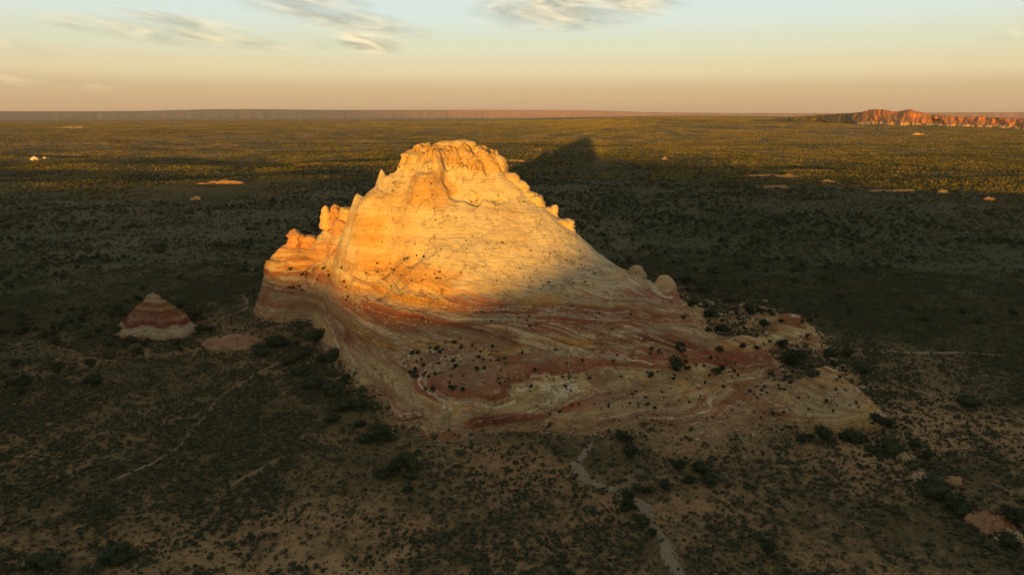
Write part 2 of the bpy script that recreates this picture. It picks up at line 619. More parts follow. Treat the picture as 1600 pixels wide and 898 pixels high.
def bicub(F, x0, y0, s, x, y):
    fx, fy = (x - x0) / s, (y - y0) / s
    ix = np.clip(np.floor(fx).astype(int), 1, F.shape[1] - 3)
    iy = np.clip(np.floor(fy).astype(int), 1, F.shape[0] - 3)
    tx, ty = fx - ix, fy - iy

    def wts(t):
        return (-.5 * t + t * t - .5 * t ** 3, 1 - 2.5 * t * t + 1.5 * t ** 3, .5 * t + 2 * t * t - 1.5 * t ** 3, -.5 * t * t + .5 * t ** 3)
    wx, wy = wts(tx), wts(ty)
    o = 0
    for a in range(4):
        for b in range(4):
            o = o + F[iy + a - 1, ix + b - 1] * wx[b] * wy[a]
    return o


GXX, GYY = np.meshgrid(gx, gy)
Z = bicub(coarse, cxs[0], cys[0], 2.0, GXX, GYY)


def strata(x, y, z):
    """height within the bed stack: beds dip and swing a little, cross-bedded"""
    w = 9.0 * fbm(x / 105, y / 105, z / 80, 2, 41) + 1.0 * fbm(x / 26, y / 26, z / 14, 3, 47)
    return z + w + .055 * (x + 20) * np.where(x < -20, -1.0, .35) - .02 * (y - 280)


def lamina(x, y, z, s):
    """fine layering: each set of beds is laid down at its own slant and cut off by the next"""
    k = np.floor((s + 2.0 * fbm(x / 50, y / 50, 0, 2, 43)) / 6.5)
    a1 = (vn(k * 7.3 + .5, 0 * k, 0, 45) - .5) * .55
    a2 = (vn(k * 3.1 + .5, 0 * k + 9, 0, 46) - .5) * .35
    return s + a1 * x + a2 * y + .5 * fbm(x / 18, y / 18, z / 8, 2, 48) + .004 * a1 * x * x * .5


def bump_at(x, y, cx, cy, rx, ry, p=2.0):
    return np.exp(-(((x - cx) / rx) ** 2 + ((y - cy) / ry) ** 2) ** (p / 2))


# rounded buttresses and gullies of the upper dome
WX1, WY1 = GXX + 3.4 * fbm(GXX / 9, GYY / 9, 0, 3, 62), GYY + 3.4 * fbm(GXX / 9 + 40, GYY / 9, 0, 3, 64)
for px, py, Y, rx, ry, h in [(668, 296, 317, 8, 8, 6.5), (655, 318, 311, 8, 7, 3.0), (684, 276, 323, 5, 5, 4.0), (572, 358, 312, 9, 7, 6.5), (600, 300, 328, 6, 7, 2.6), (724, 262, 327, 4, 6, 3.4), (752, 272, 326, 4, 7, 3.4), (776, 280, 326, 4, 6, 2.5),
                             (590, 330, 318, 10, 6, 2.0), (655, 440, 283, 14, 6, 2.0), (800, 300, 322, 5, 5, 2.2), (470, 395, 352, 9, 5, 2.5)]:
    x0, y0, _ = from_pix(px, py, Y)
    Z += h * bump_at(WX1, WY1, x0, y0, rx, ry, 3.2)


def seg_dist(x, y, pts):
    d = np.full(np.shape(x), 1e9)
    for (ax, ay), (bx, by) in zip(pts[:-1], pts[1:]):
        vx, vy = bx - ax, by - ay
        t = np.clip(((x - ax) * vx + (y - ay) * vy) / (vx * vx + vy * vy + 1e-12), 0, 1)
        d = np.minimum(d, np.hypot(x - ax - t * vx, y - ay - t * vy))
    return d


for path, wid, dep in [([(694, 256, 328), (702, 282, 320), (714, 302, 315), (738, 310, 313)], 2.8, 5.0), ([(735, 308, 313), (790, 318, 314)], 1.6, 1.4), ([(711, 246, 332), (722, 266, 326), (730, 280, 322)], 1.5, 3.4), ([(738, 244, 333), (752, 262, 328), (764, 280, 324)], 1.5, 3.4),
                       ([(767, 256, 331), (780, 280, 326)], 1.5, 2.6), ([(545, 330, 331), (556, 390, 310), (590, 398, 303), (650, 412, 291)], 3.0, 2.2), ([(500, 345, 343), (530, 375, 336)], 4, 3), ([(610, 250, 333), (596, 300, 322)], 2.0, 1.2), ([(660, 232, 336), (664, 255, 328)], 1.2, 2.0)]:
    pts = [from_pix(*q)[:2] for q in path]
    wx, wy = GXX + 4.5 * fbm(GXX / 6, GYY / 6, 0, 3, 3), GYY + 4.5 * fbm(GXX / 6, GYY / 6 + 30, 0, 3, 4)
    Z -= dep * np.clip(.75 + 2.2 * fbm(GXX / 7, GYY / 7, 0, 2, 9), .1, 1.6) * np.exp(-np.abs(seg_dist(wx, wy, pts) / wid) ** 2.6)

up = sstep(25, 38, Z)                                            # 0 on the banded foot, 1 on the pale dome
pos = sstep(-1, 3, Z)
Z += pos * (5.5 * fbm(GXX / 38, GYY / 38, 0, 3, 61) * (1 - .55 * up) + 1.9 * fbm(GXX / 9, GYY / 9, 0, 3, 67) * (1 - .6 * up))
# blunt rock nose on the right and the low walls along the foot
for px, py, Y, rx, ry, h in [(1296, 640, 218.5, 16, 10, 8.5), (790, 652, 213, 13, 4.5, 2.6), (1165, 556, 262, 12, 7, 2.5), (1050, 545, 259, 16, 6, 2.0), (1240, 505, 312, 7, 5, 3.0), (700, 655, 205, 6, 4, 1.5)]:
    x0, y0, _ = from_pix(px, py, Y)
    wx, wy = GXX + 4 * fbm(GXX / 8, GYY / 8, 0, 3, 66), GYY + 4 * fbm(GXX / 8 + 40, GYY / 8, 0, 3, 68)
    Z += h * bump_at(wx, wy, x0, y0, rx, ry, 3.4)
def terrace(z, s, L, k, seed):
    """harder beds stand out as ledges: flatten treads, steepen risers"""
    q = s / L + .9 * (vn(s / (L * 2.7), 0 * s, 0, seed) - .5)
    f = q - np.floor(q)
    g = np.where(f < .58, f * .45, .261 + (f - .58) * 1.7595)
    return z + (g - f) * L * k


# runnels worn down the fall line
Z += pos * up * 1.5 * (np.abs(fbm(GXX / 6.0, GYY / 16, 0, 4, 71)) - .12)
Z += pos * up * 3.2 * (np.abs(fbm(GXX / 26.0, GYY / 22, 0, 4, 73)) - .12)
# crag: broken rock round the summit
crag = sstep(73.5, 78, Z)


def cells(x, y, size, seed):
    """joint-bounded blocks: a random height per block and the distance to its joints"""
    gx_, gy_ = x / size, y / size
    ix, iy = np.floor(gx_).astype(np.int64), np.floor(gy_).astype(np.int64)
    d1, d2, hv = np.full(x.shape, 9.0), np.full(x.shape, 9.0), np.zeros(x.shape)
    for a in (-1, 0, 1):
        for b in (-1, 0, 1):
            jx, jy = ix + a, iy + b
            qx = jx + _h(jx, jy, jx * 0, seed)
            qy = jy + _h(jx, jy, jx * 0, seed + 1)
            d = np.hypot(gx_ - qx, gy_ - qy)
            hh = _h(jx, jy, jx * 0, seed + 2)
            n = d < d1
            d2 = np.where(n, d1, np.minimum(d2, d))
            hv = np.where(n, hh, hv)
            d1 = np.where(n, d, d1)
    return hv, d2 - d1


wx, wy = GXX + 2.2 * fbm(GXX / 5, GYY / 5, 0, 3, 84), GYY + 2.2 * fbm(GXX / 5 + 20, GYY / 5, 0, 3, 85)
h1, e1 = cells(wx, wy, 6.0, 83)
h2, e2 = cells(wx, wy, 2.6, 87)
Z += crag * (4.4 * h1 - 2.6 + 1.8 * h2 - 1.6 * sstep(.16, 0, e1) - .7 * sstep(.2, 0, e2))
Z = Z + (terrace(Z, Z + 1.2 * fbm(GXX / 8, GYY / 8, 0, 2, 86), 2.6, 1.0, 12) - Z) * crag * .8


S0 = strata(GXX, GYY, Z)
am = pos * (1 - up) * np.clip(.6 + 1.6 * fbm(GXX / 40, GYY / 40, 0, 2, 91), .15, 1)
Z = Z + (terrace(Z, S0, 5.2, 1.0, 5) - Z) * am
S1 = lamina(GXX, GYY, Z, strata(GXX, GYY, Z))
Z = Z + (terrace(Z, S1, 1.8, 1.0, 8) - Z) * (am * .95 + up * .22)
Z = Z + (terrace(Z, S1, .8, 1.0, 9) - Z) * (am * .6)
hard = sstep(74, 76, Z)
Z += 2.0 * hard
Z = np.where(Z > 83, 83 + (Z - 83) * .62, Z)
Z += pos * .8 * fbm(GXX / 2.4, GYY / 2.4, 0, 3, 97) * (1 + crag * 2)


def butte_z(x, y):
    x, y = np.asarray(x, float), np.asarray(y, float)
    ins = (x > GX0 + 1) & (x < GX1 - 2) & (y > GY0 + 1) & (y < GY1 - 2)
    return np.where(ins, bilin(Z, GX0, GY0, GS, x, y), -50.0)


def surf_z(x, y):
    return np.maximum(ground_z(x, y), butte_z(x, y))


def cast(px, py):
    """where the sight line through photo pixels meets rock or ground (vectorised)"""
    px, py = np.asarray(px, float), np.asarray(py, float)
    u, a = (px - 800) / FPX, (py - 449) / FPX
    X, Yd, Zd = u, cp - a * sp, -(sp + a * cp)
    t = np.full(px.shape, 140.0)
    done = np.zeros(px.shape, bool)
    for _ in range(900):
        x, y, z = X * t, Yd * t, CAM_H + Zd * t
        h = surf_z(x, y)
        done |= z <= h
        step = np.clip((z - h) * .45, .25, 60)
        t = np.where(done, t, t + step)
        if done.all() or (t[~done] > 9000).all():
            break
    return X * t, Yd * t, surf_z(X * t, Yd * t), done


# ------------------------------------------------------------------ rock colours (by bed, darker and warmer towards the foot)
def polydist(px, py, poly):
    """signed pixel distance, positive inside"""
    d = seg_dist(px, py, list(poly) + [poly[0]])
    ins = np.zeros(np.shape(px), bool)
    n = len(poly)
    for i in range(n):
        (x1, y1), (x2, y2) = poly[i], poly[(i + 1) % n]
        if y1 == y2:
            continue
        ins ^= ((y1 > py) != (y2 > py)) & (px < (x2 - x1) * (py - y1) / (y2 - y1) + x1)
    return np.where(ins, d, -d)


CREAM, PALE, OCHRE, RED, DRED, PINK, GREY, ORNG = [np.array(c) for c in
    ((.46, .36, .185), (.51, .43, .275), (.42, .225, .055), (.27, .095, .048), (.19, .062, .036), (.36, .20, .105), (.24, .21, .155), (.40, .19, .06))]
# beds of one colour whose outcrop can be traced on the face: (colour, strength, softness px, outline)
BEDS = [
    (DRED, .9, 7, [(545, 468), (600, 482), (660, 492), (700, 500), (760, 516), (812, 522), (806, 548), (765, 545), (715, 530), (650, 524), (590, 512)]),
    (RED, .8, 6, [(524, 512), (560, 520), (600, 545), (592, 556), (560, 540), (530, 528)]),
    (DRED, .9, 5, [(930, 534), (1000, 522), (1050, 518), (1108, 532), (1108, 552), (1070, 545), (1010, 537), (960, 540)]),
    (RED, .75, 6, [(876, 490), (935, 496), (925, 506), (880, 502)]),
    (RED, .9, 7, [(1105, 553), (1150, 543), (1218, 566), (1215, 582), (1160, 580), (1105, 572)]),
    (DRED, .9, 6, [(735, 640), (800, 646), (846, 655), (838, 670), (735, 672)]),
    (RED, .7, 6, [(572, 580), (620, 606), (690, 636), (684, 652), (630, 634), (575, 602)]),
    (ORNG, .7, 10, [(1060, 582), (1150, 586), (1232, 632), (1222, 650), (1160, 622), (1080, 604)]),
    (DRED, .6, 8, [(1150, 612), (1200, 628), (1240, 650), (1215, 656), (1160, 636)]),
    (DRED, .8, 5, [(884, 662), (908, 645), (932, 652), (922, 664)]),
    (DRED, .8, 5, [(934, 658), (958, 656), (962, 670), (938, 670)]),
    (OCHRE, .9, 5, [(917, 650), (932, 648), (934, 664), (920, 664)]),
    (DRED, .8, 5, [(1082, 680), (1104, 674), (1112, 688), (1090, 692)]),
    (PINK, .8, 9, [(420, 452), (470, 462), (500, 480), (478, 512), (440, 482)]),
    (OCHRE, .85, 6, [(1234, 652), (1290, 662), (1358, 652), (1360, 676), (1290, 676), (1236, 668)]),
    (OCHRE, .6, 12, [(1000, 600), (1080, 570), (1110, 590), (1060, 606)]),
    (OCHRE, .9, 10, [(560, 390), (640, 410), (720, 430), (700, 460), (600, 440), (555, 420)]),
    (OCHRE, .45, 18, [(570, 300), (640, 290), (650, 420), (560, 400)]),
    (OCHRE, .9, 8, [(548, 335), (600, 342), (592, 388), (552, 384)]),
    (OCHRE, .8, 8, [(640, 275), (690, 262), (715, 300), (690, 330), (640, 320)]),
    (OCHRE, .9, 6, [(612, 228), (760, 220), (800, 270), (760, 268), (690, 258), (616, 252)]),
    (OCHRE, .7, 8, [(495, 322), (545, 325), (545, 352), (520, 372), (500, 350)]),
    (ORNG, .8, 8, [(445, 360), (520, 370), (540, 400), (470, 405), (448, 392)]),
    (GREY, .4, 26, [(650, 550), (700, 538), (770, 552), (790, 590), (740, 604), (680, 600), (656, 578)]),
    (GREY, .45, 14, [(900, 615), (1060, 625), (1100, 660), (950, 650)]),
    ((.50, .40, .22), .85, 8, [(1240, 605), (1330, 600), (1352, 640), (1290, 656), (1240, 645)]),
    (PALE, .6, 16, [(720, 330), (860, 350), (960, 410), (980, 440), (820, 450), (740, 430)]),
]
PALE_LINES = [([(540, 556), (590, 584), (640, 622), (690, 656), (742, 686)], 5), ([(690, 622), (780, 640), (860, 646), (940, 652)], 3), ([(560, 500), (600, 516), (640, 546)], 3), ([(960, 520), (1040, 508), (1105, 524)], 4),
              ([(560, 458), (640, 482), (720, 498), (830, 500)], 3), ([(880, 470), (960, 462), (1030, 470)], 4), ([(420, 428), (480, 440), (560, 470)], 5), ([(820, 560), (900, 552), (980, 560)], 4)]


def rock_col(x, y, z, paint=True):
    px, py = to_pix(x, y, z)
    s = strata(x, y, z) + .5 * fbm(x / 5, y / 5, z / 3, 2, 53)
    lat = fbm(x / 60, y / 60, 0, 2, 101) * 3.0
    b1 = vn(s * .27, lat, 0, 111)
    lm = lamina(x, y, z, s)
    b2 = vn(lm * .8, lat * 1.7 + 3, 0, 113)
    b3 = vn(lm * 2.4, lat * 2.5 + 7, 0, 117)
    upz = sstep(27, 40, z + 6 * fbm(x / 30, y / 30, 0, 2, 121))[:, None]
    red = (sstep(.51, .63, .55 * b1 + .3 * b2 + .15 * b3 + .06))[:, None]
    och = (sstep(.45, .68, .35 * (1 - b1) + .45 * vn(s * .6 + 9, lat, 0, 131) + .2 * b3 + .04))[:, None]
    low = CREAM * (1 - och) + OCHRE * och
    low = low * (1 - red) + (RED * (1 - .4 * b2[:, None]) + PINK * .4 * b2[:, None]) * red
    b4 = vn(lm * 6.5, lat * 4 + 2, 0, 119)
    b5 = sstep(.52, .70, vn(lm * 1.5 + 40, lat * 3 + 11, 0, 123))[:, None]
    low = low * (1 - .55 * b5) + (RED * .6 + DRED * .4) * .55 * b5
    b6 = sstep(.60, .75, vn(lm * 2.0 + 80, lat * 3 + 5, 0, 125))[:, None]
    low = low * (1 - .6 * b6) + PALE * .6 * b6
    low = low * (.66 + .38 * b3[:, None] + .26 * b4[:, None])
    deep = (sstep(34, 2, z + 5 * fbm(x / 25, y / 25, 0, 2, 127)))[:, None]  # tints the lower rock darker and warmer towards the foot
    low = low * (1 - deep * np.array((.02, .09, .22)))
    hi = PALE * .62 + CREAM * .38
    h2 = (sstep(.5, .75, .5 * b2 + .5 * b3))[:, None]
    hi = hi * (1 - .35 * h2) + (PINK * .5 + CREAM * .5) * .35 * h2
    c = low * (1 - upz) + hi * upz
    if paint:
        wob = 9 * fbm(x / 6, y / 6, z / 2.5, 3, 141) + 5 * (b3 - .5)
        for col, k, soft, poly in BEDS:
            bx0, bx1 = min(p[0] for p in poly) - 20, max(p[0] for p in poly) + 20
            by0, by1 = min(p[1] for p in poly) - 20, max(p[1] for p in poly) + 20
            m = (px > bx0) & (px < bx1) & (py > by0) & (py < by1) & (y < 352)
            if not m.any():
                continue
            f = sstep(-soft, soft, polydist(px[m], py[m], poly) + wob[m])
            f = (f * k * (.55 + .45 * sstep(.25, .6, b3[m] * .6 + b2[m] * .4)))[:, None]
            c[m] = c[m] * (1 - f) + np.array(col) * (1 - .28 * deep[m]) * (.8 + .4 * b3[m][:, None]) * f
        for pts, wd in PALE_LINES:
            m = (py < 700) & (py > 400) & (y < 352)
            f = np.exp(-((seg_dist(px[m], py[m] + wob[m] * .9, pts)) / wd) ** 2)[:, None] * .65
            c[m] = c[m] * (1 - f) + PALE * .8 * f
    # iron and lichen stains
    st = sstep(.12, .30, fbm(x / 14, y / 14, z / 20, 4, 151))[:, None]
    c = c * (1 - .25 * st) + OCHRE * .8 * .25 * st
    return np.clip(c, .02, .6)


def norm_flat(c):
    return c


# ------------------------------------------------------------------ the butte
keep = (Z > ground_z(GXX, GYY) - 3.0)
cellk = keep[:-1, :-1] | keep[1:, :-1] | keep[:-1, 1:] | keep[1:, 1:]
nr, nc = Z.shape
faces = grid_faces(nr, nc)[cellk.ravel()]
used, inv = np.unique(faces, return_inverse=True)
bx, by, bz = GXX.ravel()[used], GYY.ravel()[used], Z.ravel()[used]
bcol = rock_col(bx, by, bz)
# loose soil on benches and at the foot
gyy, gxx_ = np.gradient(Z, GS)
slope = np.hypot(gyy, gxx_).ravel()[used]
soilm = (sstep(.42, .18, slope) * (1 - sstep(20, 34, bz)) * sstep(-.1, .25, fbm(bx / 12, by / 12, 0, 3, 161) + .1))[:, None] * .7
soilm = np.maximum(soilm, (sstep(3.4, .4, bz + 3.5 * fbm(bx / 7, by / 7, 0, 3, 163)) * (.25 + .75 * sstep(1.0, .5, slope)))[:, None] * .85)
bcol = bcol * (1 - soilm) + np.array((.19, .118, .058)) * soilm
me = mesh_np('sandstone_butte', np.stack([bx, by, bz], 1), inv.reshape(-1, 4), M_ROCK, True, bcol)
bed_s = strata(bx, by, bz)
for nm, val in (('bed', lamina(bx, by, bz, bed_s)), ('bedded', np.clip((1 - soilm[:, 0]) * (1 - .65 * sstep(27, 40, bz)), 0, 1))):
    me.attributes.new(nm, 'FLOAT', 'POINT').data.foreach_set('value', np.asarray(val, np.float32))
butte = tag(link('sandstone_butte', me), 'large layered sandstone butte with sunlit pale dome above shaded red and cream bands', 'butte')

print('butte verts', len(bx), 'z', Z.max())

# ------------------------------------------------------------------ ground sheet
def bare_patches(x, y):
    """r: bare sand, g: dark ground cover plus painted mid-plain shade"""
    a = fbm(x / 38, y / 38, 0, 4, 171)
    b = fbm(x / 130, y / 110, 0, 3, 177)
    r = np.hypot(x, y)
    bare = sstep(.10, .24, a + .5 * b) * .6
    dark = sstep(.02, .2, -b + .4 * a) * .55
    px, py = to_pix(x, y, ground_z(x, y))
    # broad tone of the plain: barer sand right in front of the rock and on the spur to the right, darker sage at left, shade painted on the mid plain beyond
    d = np.hypot(x - 30, (y - 225) * 1.2)
    bare = np.clip(bare + .35 * np.exp(-(d / 120) ** 2) * sstep(-.25, .1, a), 0, 1)
    dark = np.clip(dark + .12 * sstep(-20, -120, x) * sstep(900, 300, r) + .74 * sstep(300, 420, r) * sstep(2100, 1400, r) + .5 * sstep(85, 140, x) * sstep(215, 250, y), 0, 1)
    return bare, dark


azs = np.concatenate([np.linspace(-180, -48, 60, endpoint=False), np.linspace(-48, 48, 640, endpoint=False), np.linspace(48, 180, 60, endpoint=False)])
rs = np.concatenate([[1.0], np.linspace(20, 100, 6), np.geomspace(112, 480, 150), np.geomspace(484, 4500, 260), np.geomspace(4560, 17500, 70)])
RR, AZ = np.meshgrid(rs, np.radians(azs), indexing='ij')
X_, Y_ = RR * np.sin(AZ), RR * np.cos(AZ)
gz = ground_z(X_, Y_)
ba, dk = bare_patches(X_.ravel(), Y_.ravel())
cols = np.stack([ba, dk, 0 * ba], 1)
me = mesh_np('ground', np.stack([X_.ravel(), Y_.ravel(), gz.ravel()], 1), grid_faces(len(rs), len(azs), True)[:, ::-1], M_GROUND, True, cols)
tag(link('ground', me), kind='structure')

# ------------------------------------------------------------------ ridge behind the camera: the sun sets over it and it shades the plain
RID = [(-6000, 74), (-2600, 76), (-1500, 79), (-900, 77), (-574, 78), (-440, 82), (-340, 90), (-270, 96), (-225, 96), (-196, 95), (-180, 89), (-164, 80), (-120, 77.5), (-86, 77), (-55, 83), (-30, 92), (-5, 100), (60, 103), (112, 103), (200, 98), (330, 89),
       (453, 80), (577, 76), (1000, 72), (1800, 70), (6000, 70)]
ws = np.concatenate([np.linspace(-6000, -800, 60, endpoint=False), np.linspace(-800, 800, 161), np.linspace(830, 6000, 60)])
ts = np.array([-760, -560, -400, -260, -150, -70, -25, 0, 25, 70, 150, 260, 420, 620, 820.]) - 1500
top = interp(ws, RID)
prof = np.exp(-np.abs((ts + 1500) / 300.0) ** 1.6)
WW, TT = np.meshgrid(ws, ts, indexing='ij')
rx = WW * PERP[0] + TT * ALONG[0]
ry = WW * PERP[1] + TT * ALONG[1]
rz = top[:, None] * prof[None, :] * (1 + .10 * fbm(WW / 120, TT / 120, 0, 3, 181) * (np.abs(TT + 1500) > 15)) - 4
rc = rock_col(rx.ravel(), ry.ravel(), rz.ravel(), False) * .6
me = mesh_np('ridge', np.stack([rx.ravel(), ry.ravel(), rz.ravel()], 1), grid_faces(len(ws), len(ts))[:, ::-1], M_ROCK, True, rc)
tag(link('ridge', me), kind='structure')

# ------------------------------------------------------------------ far plateau and red cliffs
az2 = np.radians(np.linspace(-46, 46, 1300))
tops = [(-46, 130), (-36.5, 134), (-30, 140), (-27, 148), (-23, 176), (-19, 180), (-14, 168), (-6, 172), (0, 170), (4, 168), (7, 158), (11, 124), (16, 112), (24, 106), (30, 116), (36.5, 122), (46, 126)]
Dp = 13500.0
azd = np.degrees(az2)
ptop = interp(azd, tops) + 5 * fbm(azd / 3, 0 * azd, 0, 4, 191)
fr = np.array([0, .12, .25, .4, .55, .7, .84, .95, 1.0, 1.03, 1.3, 2.6])
hf = np.array([-.05, .04, .12, .25, .42, .62, .84, .97, 1.0, 1.0, 1.0, .98])
gul = fbm(azd / .55, 0 * azd, 0, 4, 193) + .7 * fbm(azd / 1.6, 0 * azd + 4, 0, 3, 195)
FA, FF = np.meshgrid(az2, fr, indexing='ij')
rr = Dp + 1000 * FF + 260 * gul[:, None] * np.clip(1.15 - FF, 0, 1) * (FF > .0)
hz = hf[None, :] * (ptop[:, None]) + 6
pxx, pyy = rr * np.sin(FA), rr * np.cos(FA)
f = np.clip(hf, 0, 1)[None, :] * np.ones_like(FA)
c1, c2 = np.array((.28, .165, .12)), np.array((.40, .245, .18))
nz = fbm(azd[:, None] / .35 + 0 * FF, FF * 3, 0, 3, 197) + .5
pc = c1 * (1 - nz[..., None]) + c2 * nz[..., None]
left_haze = sstep(2, -16, azd)[:, None, None]  # left end greyed: haze and shade painted into the rock colour
pc = pc * (1 - left_haze) + np.array((.12, .12, .125)) * left_haze
me = mesh_np('plateau', np.stack([pxx.ravel(), pyy.ravel(), hz.ravel()], 1), grid_faces(len(az2), len(fr))[:, ::-1], M_ROCK, True, pc.reshape(-1, 3))
tag(link('plateau', me), kind='structure')

az3 = np.radians(np.linspace(18.5, 47, 700))
azd = np.degrees(az3)


def az_of(px, py=180):
    return pix_dir(px, py)[0]


def zrow(py, D):
    return CAM_H + math.tan(R(pix_dir(800, py)[1])) * D


D3 = 4900.0
rt = [(18.5, 40)] + [(az_of(p), zrow(q, D3 + 300)) for p, q in [(1150, 191), (1200, 188), (1250, 182), (1290, 179), (1325, 177), (1345, 175.5), (1360, 171.5), (1375, 171), (1395, 174.5), (1408, 174), (1420, 171.5), (1434, 174.5), (1450, 179), (1500, 182), (1530, 181), (1560, 183), (1600, 184)]] + [(47, 95)]
ctop = interp(azd, rt) + 8 * fbm(azd / .6, 0 * azd, 0, 4, 201)
fr = np.array([-.25, 0, .05, .12, .2, .3, .42, .55, .66, .76, .86, .95, 1.0, 1.06, 1.6, 3.0])
hf = np.array([-.12, .0, .10, .17, .21, .30, .43, .57, .66, .79, .91, .98, 1.0, .99, .8, .5])
FA, FF = np.meshgrid(az3, fr, indexing='ij')
AD = azd[:, None] + .45 * FF + .9 * fbm(FA * 60, FF * 2, 0, 2, 206)
gul = (.25 - np.abs(fbm(AD / .9, FF * .6, 0, 4, 203)) * 2.2) * .9 + .7 * fbm(AD / 2.2, FF * .5, 0, 3, 205)
front = interp(azd, [(18, 700), (24, 500), (27.5, 150), (30, 0), (47, -120)])
rr = D3 + front[:, None] + 330 * FF + 330 * gul * np.clip(1.3 - FF, 0, 1) + 90 * fbm(FA * 300, FF * 4, 0, 3, 207)
gz3 = ground_z(rr * np.sin(FA), rr * np.cos(FA))
hz = gz3 * (1 - np.clip(hf, 0, 1)) + np.maximum(ctop[:, None], 30) * hf[None, :] + 15 * fbm(FA * 260, FF * 3, 0, 4, 209) * (hf > .08) * (hf < .97)
veg = sstep(27.3, 25.0, azd)[:, None] * np.ones_like(FF)
veg = np.clip(veg + .4 * sstep(.10, .25, fbm(FA * 260, FF * 4, 0, 3, 211)), 0, 1)[..., None]
nz = (fbm(FA * 700, FF * 6, 0, 3, 213) + .5)[..., None]
lowc = (sstep(.24, .12, hf[None, :] + 0 * FA))[..., None]
cc = np.array((.39, .15, .06)) * (.75 + .5 * nz)
cc = cc * (1 - lowc) + np.array((.42, .27, .13)) * lowc
cc = cc * (1 - veg) + np.array((.085, .062, .022)) * veg
me = mesh_np('red_cliffs', np.stack([(rr * np.sin(FA)).ravel(), (rr * np.cos(FA)).ravel(), hz.ravel()], 1), grid_faces(len(az3), len(fr))[:, ::-1], M_ROCK, True, cc.reshape(-1, 3))
tag(link('red_cliffs', me), kind='structure')

# ------------------------------------------------------------------ rock pieces that stand free of the main mass
def knob_mesh(name, rx, ry, rz, seed, p=2.4, rough=.22, lean=(0, 0), taper=.0, cap=0.0, nu=40, nv=26, world=(0, 0, 0), tint=None, k=.5):
    v = np.linspace(-1, 1, nv)
    u = np.linspace(0, 2 * np.pi, nu, endpoint=False)
    VV, UU = np.meshgrid(v, u, indexing='ij')
    t = (VV + 1) / 2
    rad = np.where(VV > 0, np.clip(1 - np.abs(VV) ** p, 0, 1) ** (1 / p), 1 + .30 * VV ** 2) * (1 - taper * t)
    x, y, z = rad * np.cos(UU), rad * np.sin(UU), VV
    q = 1.2
    n = fbm(x * q + seed * 3.1, y * q + seed * 1.7, z * q, 4, 300 + seed)
    n2 = .18 - np.abs(fbm(x * 3.2 + seed, y * 3.2, z * 2.2, 3, 330 + seed)) * 2
    led = fbm(z * 5 + seed, .8 * n, 0 * z, 2, 350 + seed)
    kk = 1 + rough * 3.2 * n + rough * 1.2 * n2 + rough * 1.0 * led
    if cap:
        kk = kk * (1 + cap * sstep(.45, .6, VV) - .5 * cap * bump_at(VV, 0 * VV, .3, 0, .25, 1))
    x, y = x * kk * rx, y * kk * ry
    z = (z + rough * 1.3 * fbm(x / rx * 1.6 + seed, y / ry * 1.6, 0 * z, 3, 370 + seed) * sstep(-.3, .6, VV)) * rz
    x, y = x + lean[0] * (z + rz), y + lean[1] * (z + rz)
    P = np.stack([x.ravel(), y.ravel(), z.ravel()], 1)
    c = rock_col(P[:, 0] + world[0], P[:, 1] + world[1], P[:, 2] + world[2], False)
    if tint is not None:
        c = c * (1 - k) + np.array(tint) * (.8 + .4 * (n.ravel()[:, None] + .5)) * k
    return mesh_np(name, P, grid_faces(nv, nu, True), M_ROCK, True, c)


def knob(name, px, py, wpx, hpx, Y, seed, parent=None, deep=.35, dy=1.0, label=None, **kw):
    """rock whose visible middle is at (px,py), wpx by hpx photo pixels, Y metres ahead"""
    x, y, z = from_pix(px, py, Y)
    mpp = (y * cp - (z - CAM_H) * sp) / FPX
    rx, rz = wpx * mpp * .5, hpx * mpp * .5 * (1 + deep)
    z0 = z - hpx * mpp * .5 * deep
    o = link(name, knob_mesh(name, rx, rx * dy, rz, seed, world=(x, y, z0), **kw), parent)
    o.location = (x, y, z0)
    if label:
        o['label'] = label
    return o


WARM = (.42, .27, .115)
K = knob
# summit crags
for i, (px, py, w, h, Y, kw) in enumerate([
        (640, 245, 28, 14, 334, dict(p=3)), (648, 240, 20, 12, 335, {}), (664, 238, 26, 16, 335, dict(p=3)), (678, 233, 22, 15, 337, {}), (697, 230, 30, 18, 338, dict(p=3, rough=.3)), (716, 228, 34, 18, 339, dict(p=3.2, rough=.3)),
        (734, 231, 26, 22, 337, dict(rough=.3)), (746, 241, 26, 24, 335, dict(taper=.2)), (700, 244, 26, 26, 333, dict(p=3, rough=.28)), (722, 248, 22, 26, 332, dict(p=3)), (655, 246, 40, 18, 333, dict(p=3.5)), (741, 254, 20, 22, 332, {})]):
    K('crag', px, py, w, h, Y, 10 + i, butte, tint=WARM, k=.55, **kw)
K('pinnacle', 780, 263, 40, 40, 331, 31, butte, taper=.48, dy=1.2, tint=WARM, k=.6, p=2.8, rough=.28)
K('crag', 797, 283, 32, 28, 328, 32, butte, taper=.2, tint=WARM, k=.5, p=3, rough=.28)
K('crag', 813, 296, 34, 30, 326, 33, butte, taper=.2, tint=WARM, k=.45, rough=.3)
K('crag', 824, 309, 30, 22, 324, 38, butte, tint=WARM, k=.4, p=3, rough=.28)
K('crag', 834, 321, 38, 32, 322, 34, butte, taper=.15, tint=WARM, k=.5, p=3.2, rough=.28)
K('pinnacle', 861, 334, 20, 28, 320, 35, butte, taper=.35, tint=WARM, k=.5, lean=(.15, 0), rough=.3)
K('crag', 848, 335, 32, 24, 320, 36, butte, tint=WARM, k=.35, rough=.28)
K('crag', 879, 350, 32, 18, 317, 37, butte, tint=WARM, k=.3, p=3, rough=.26)
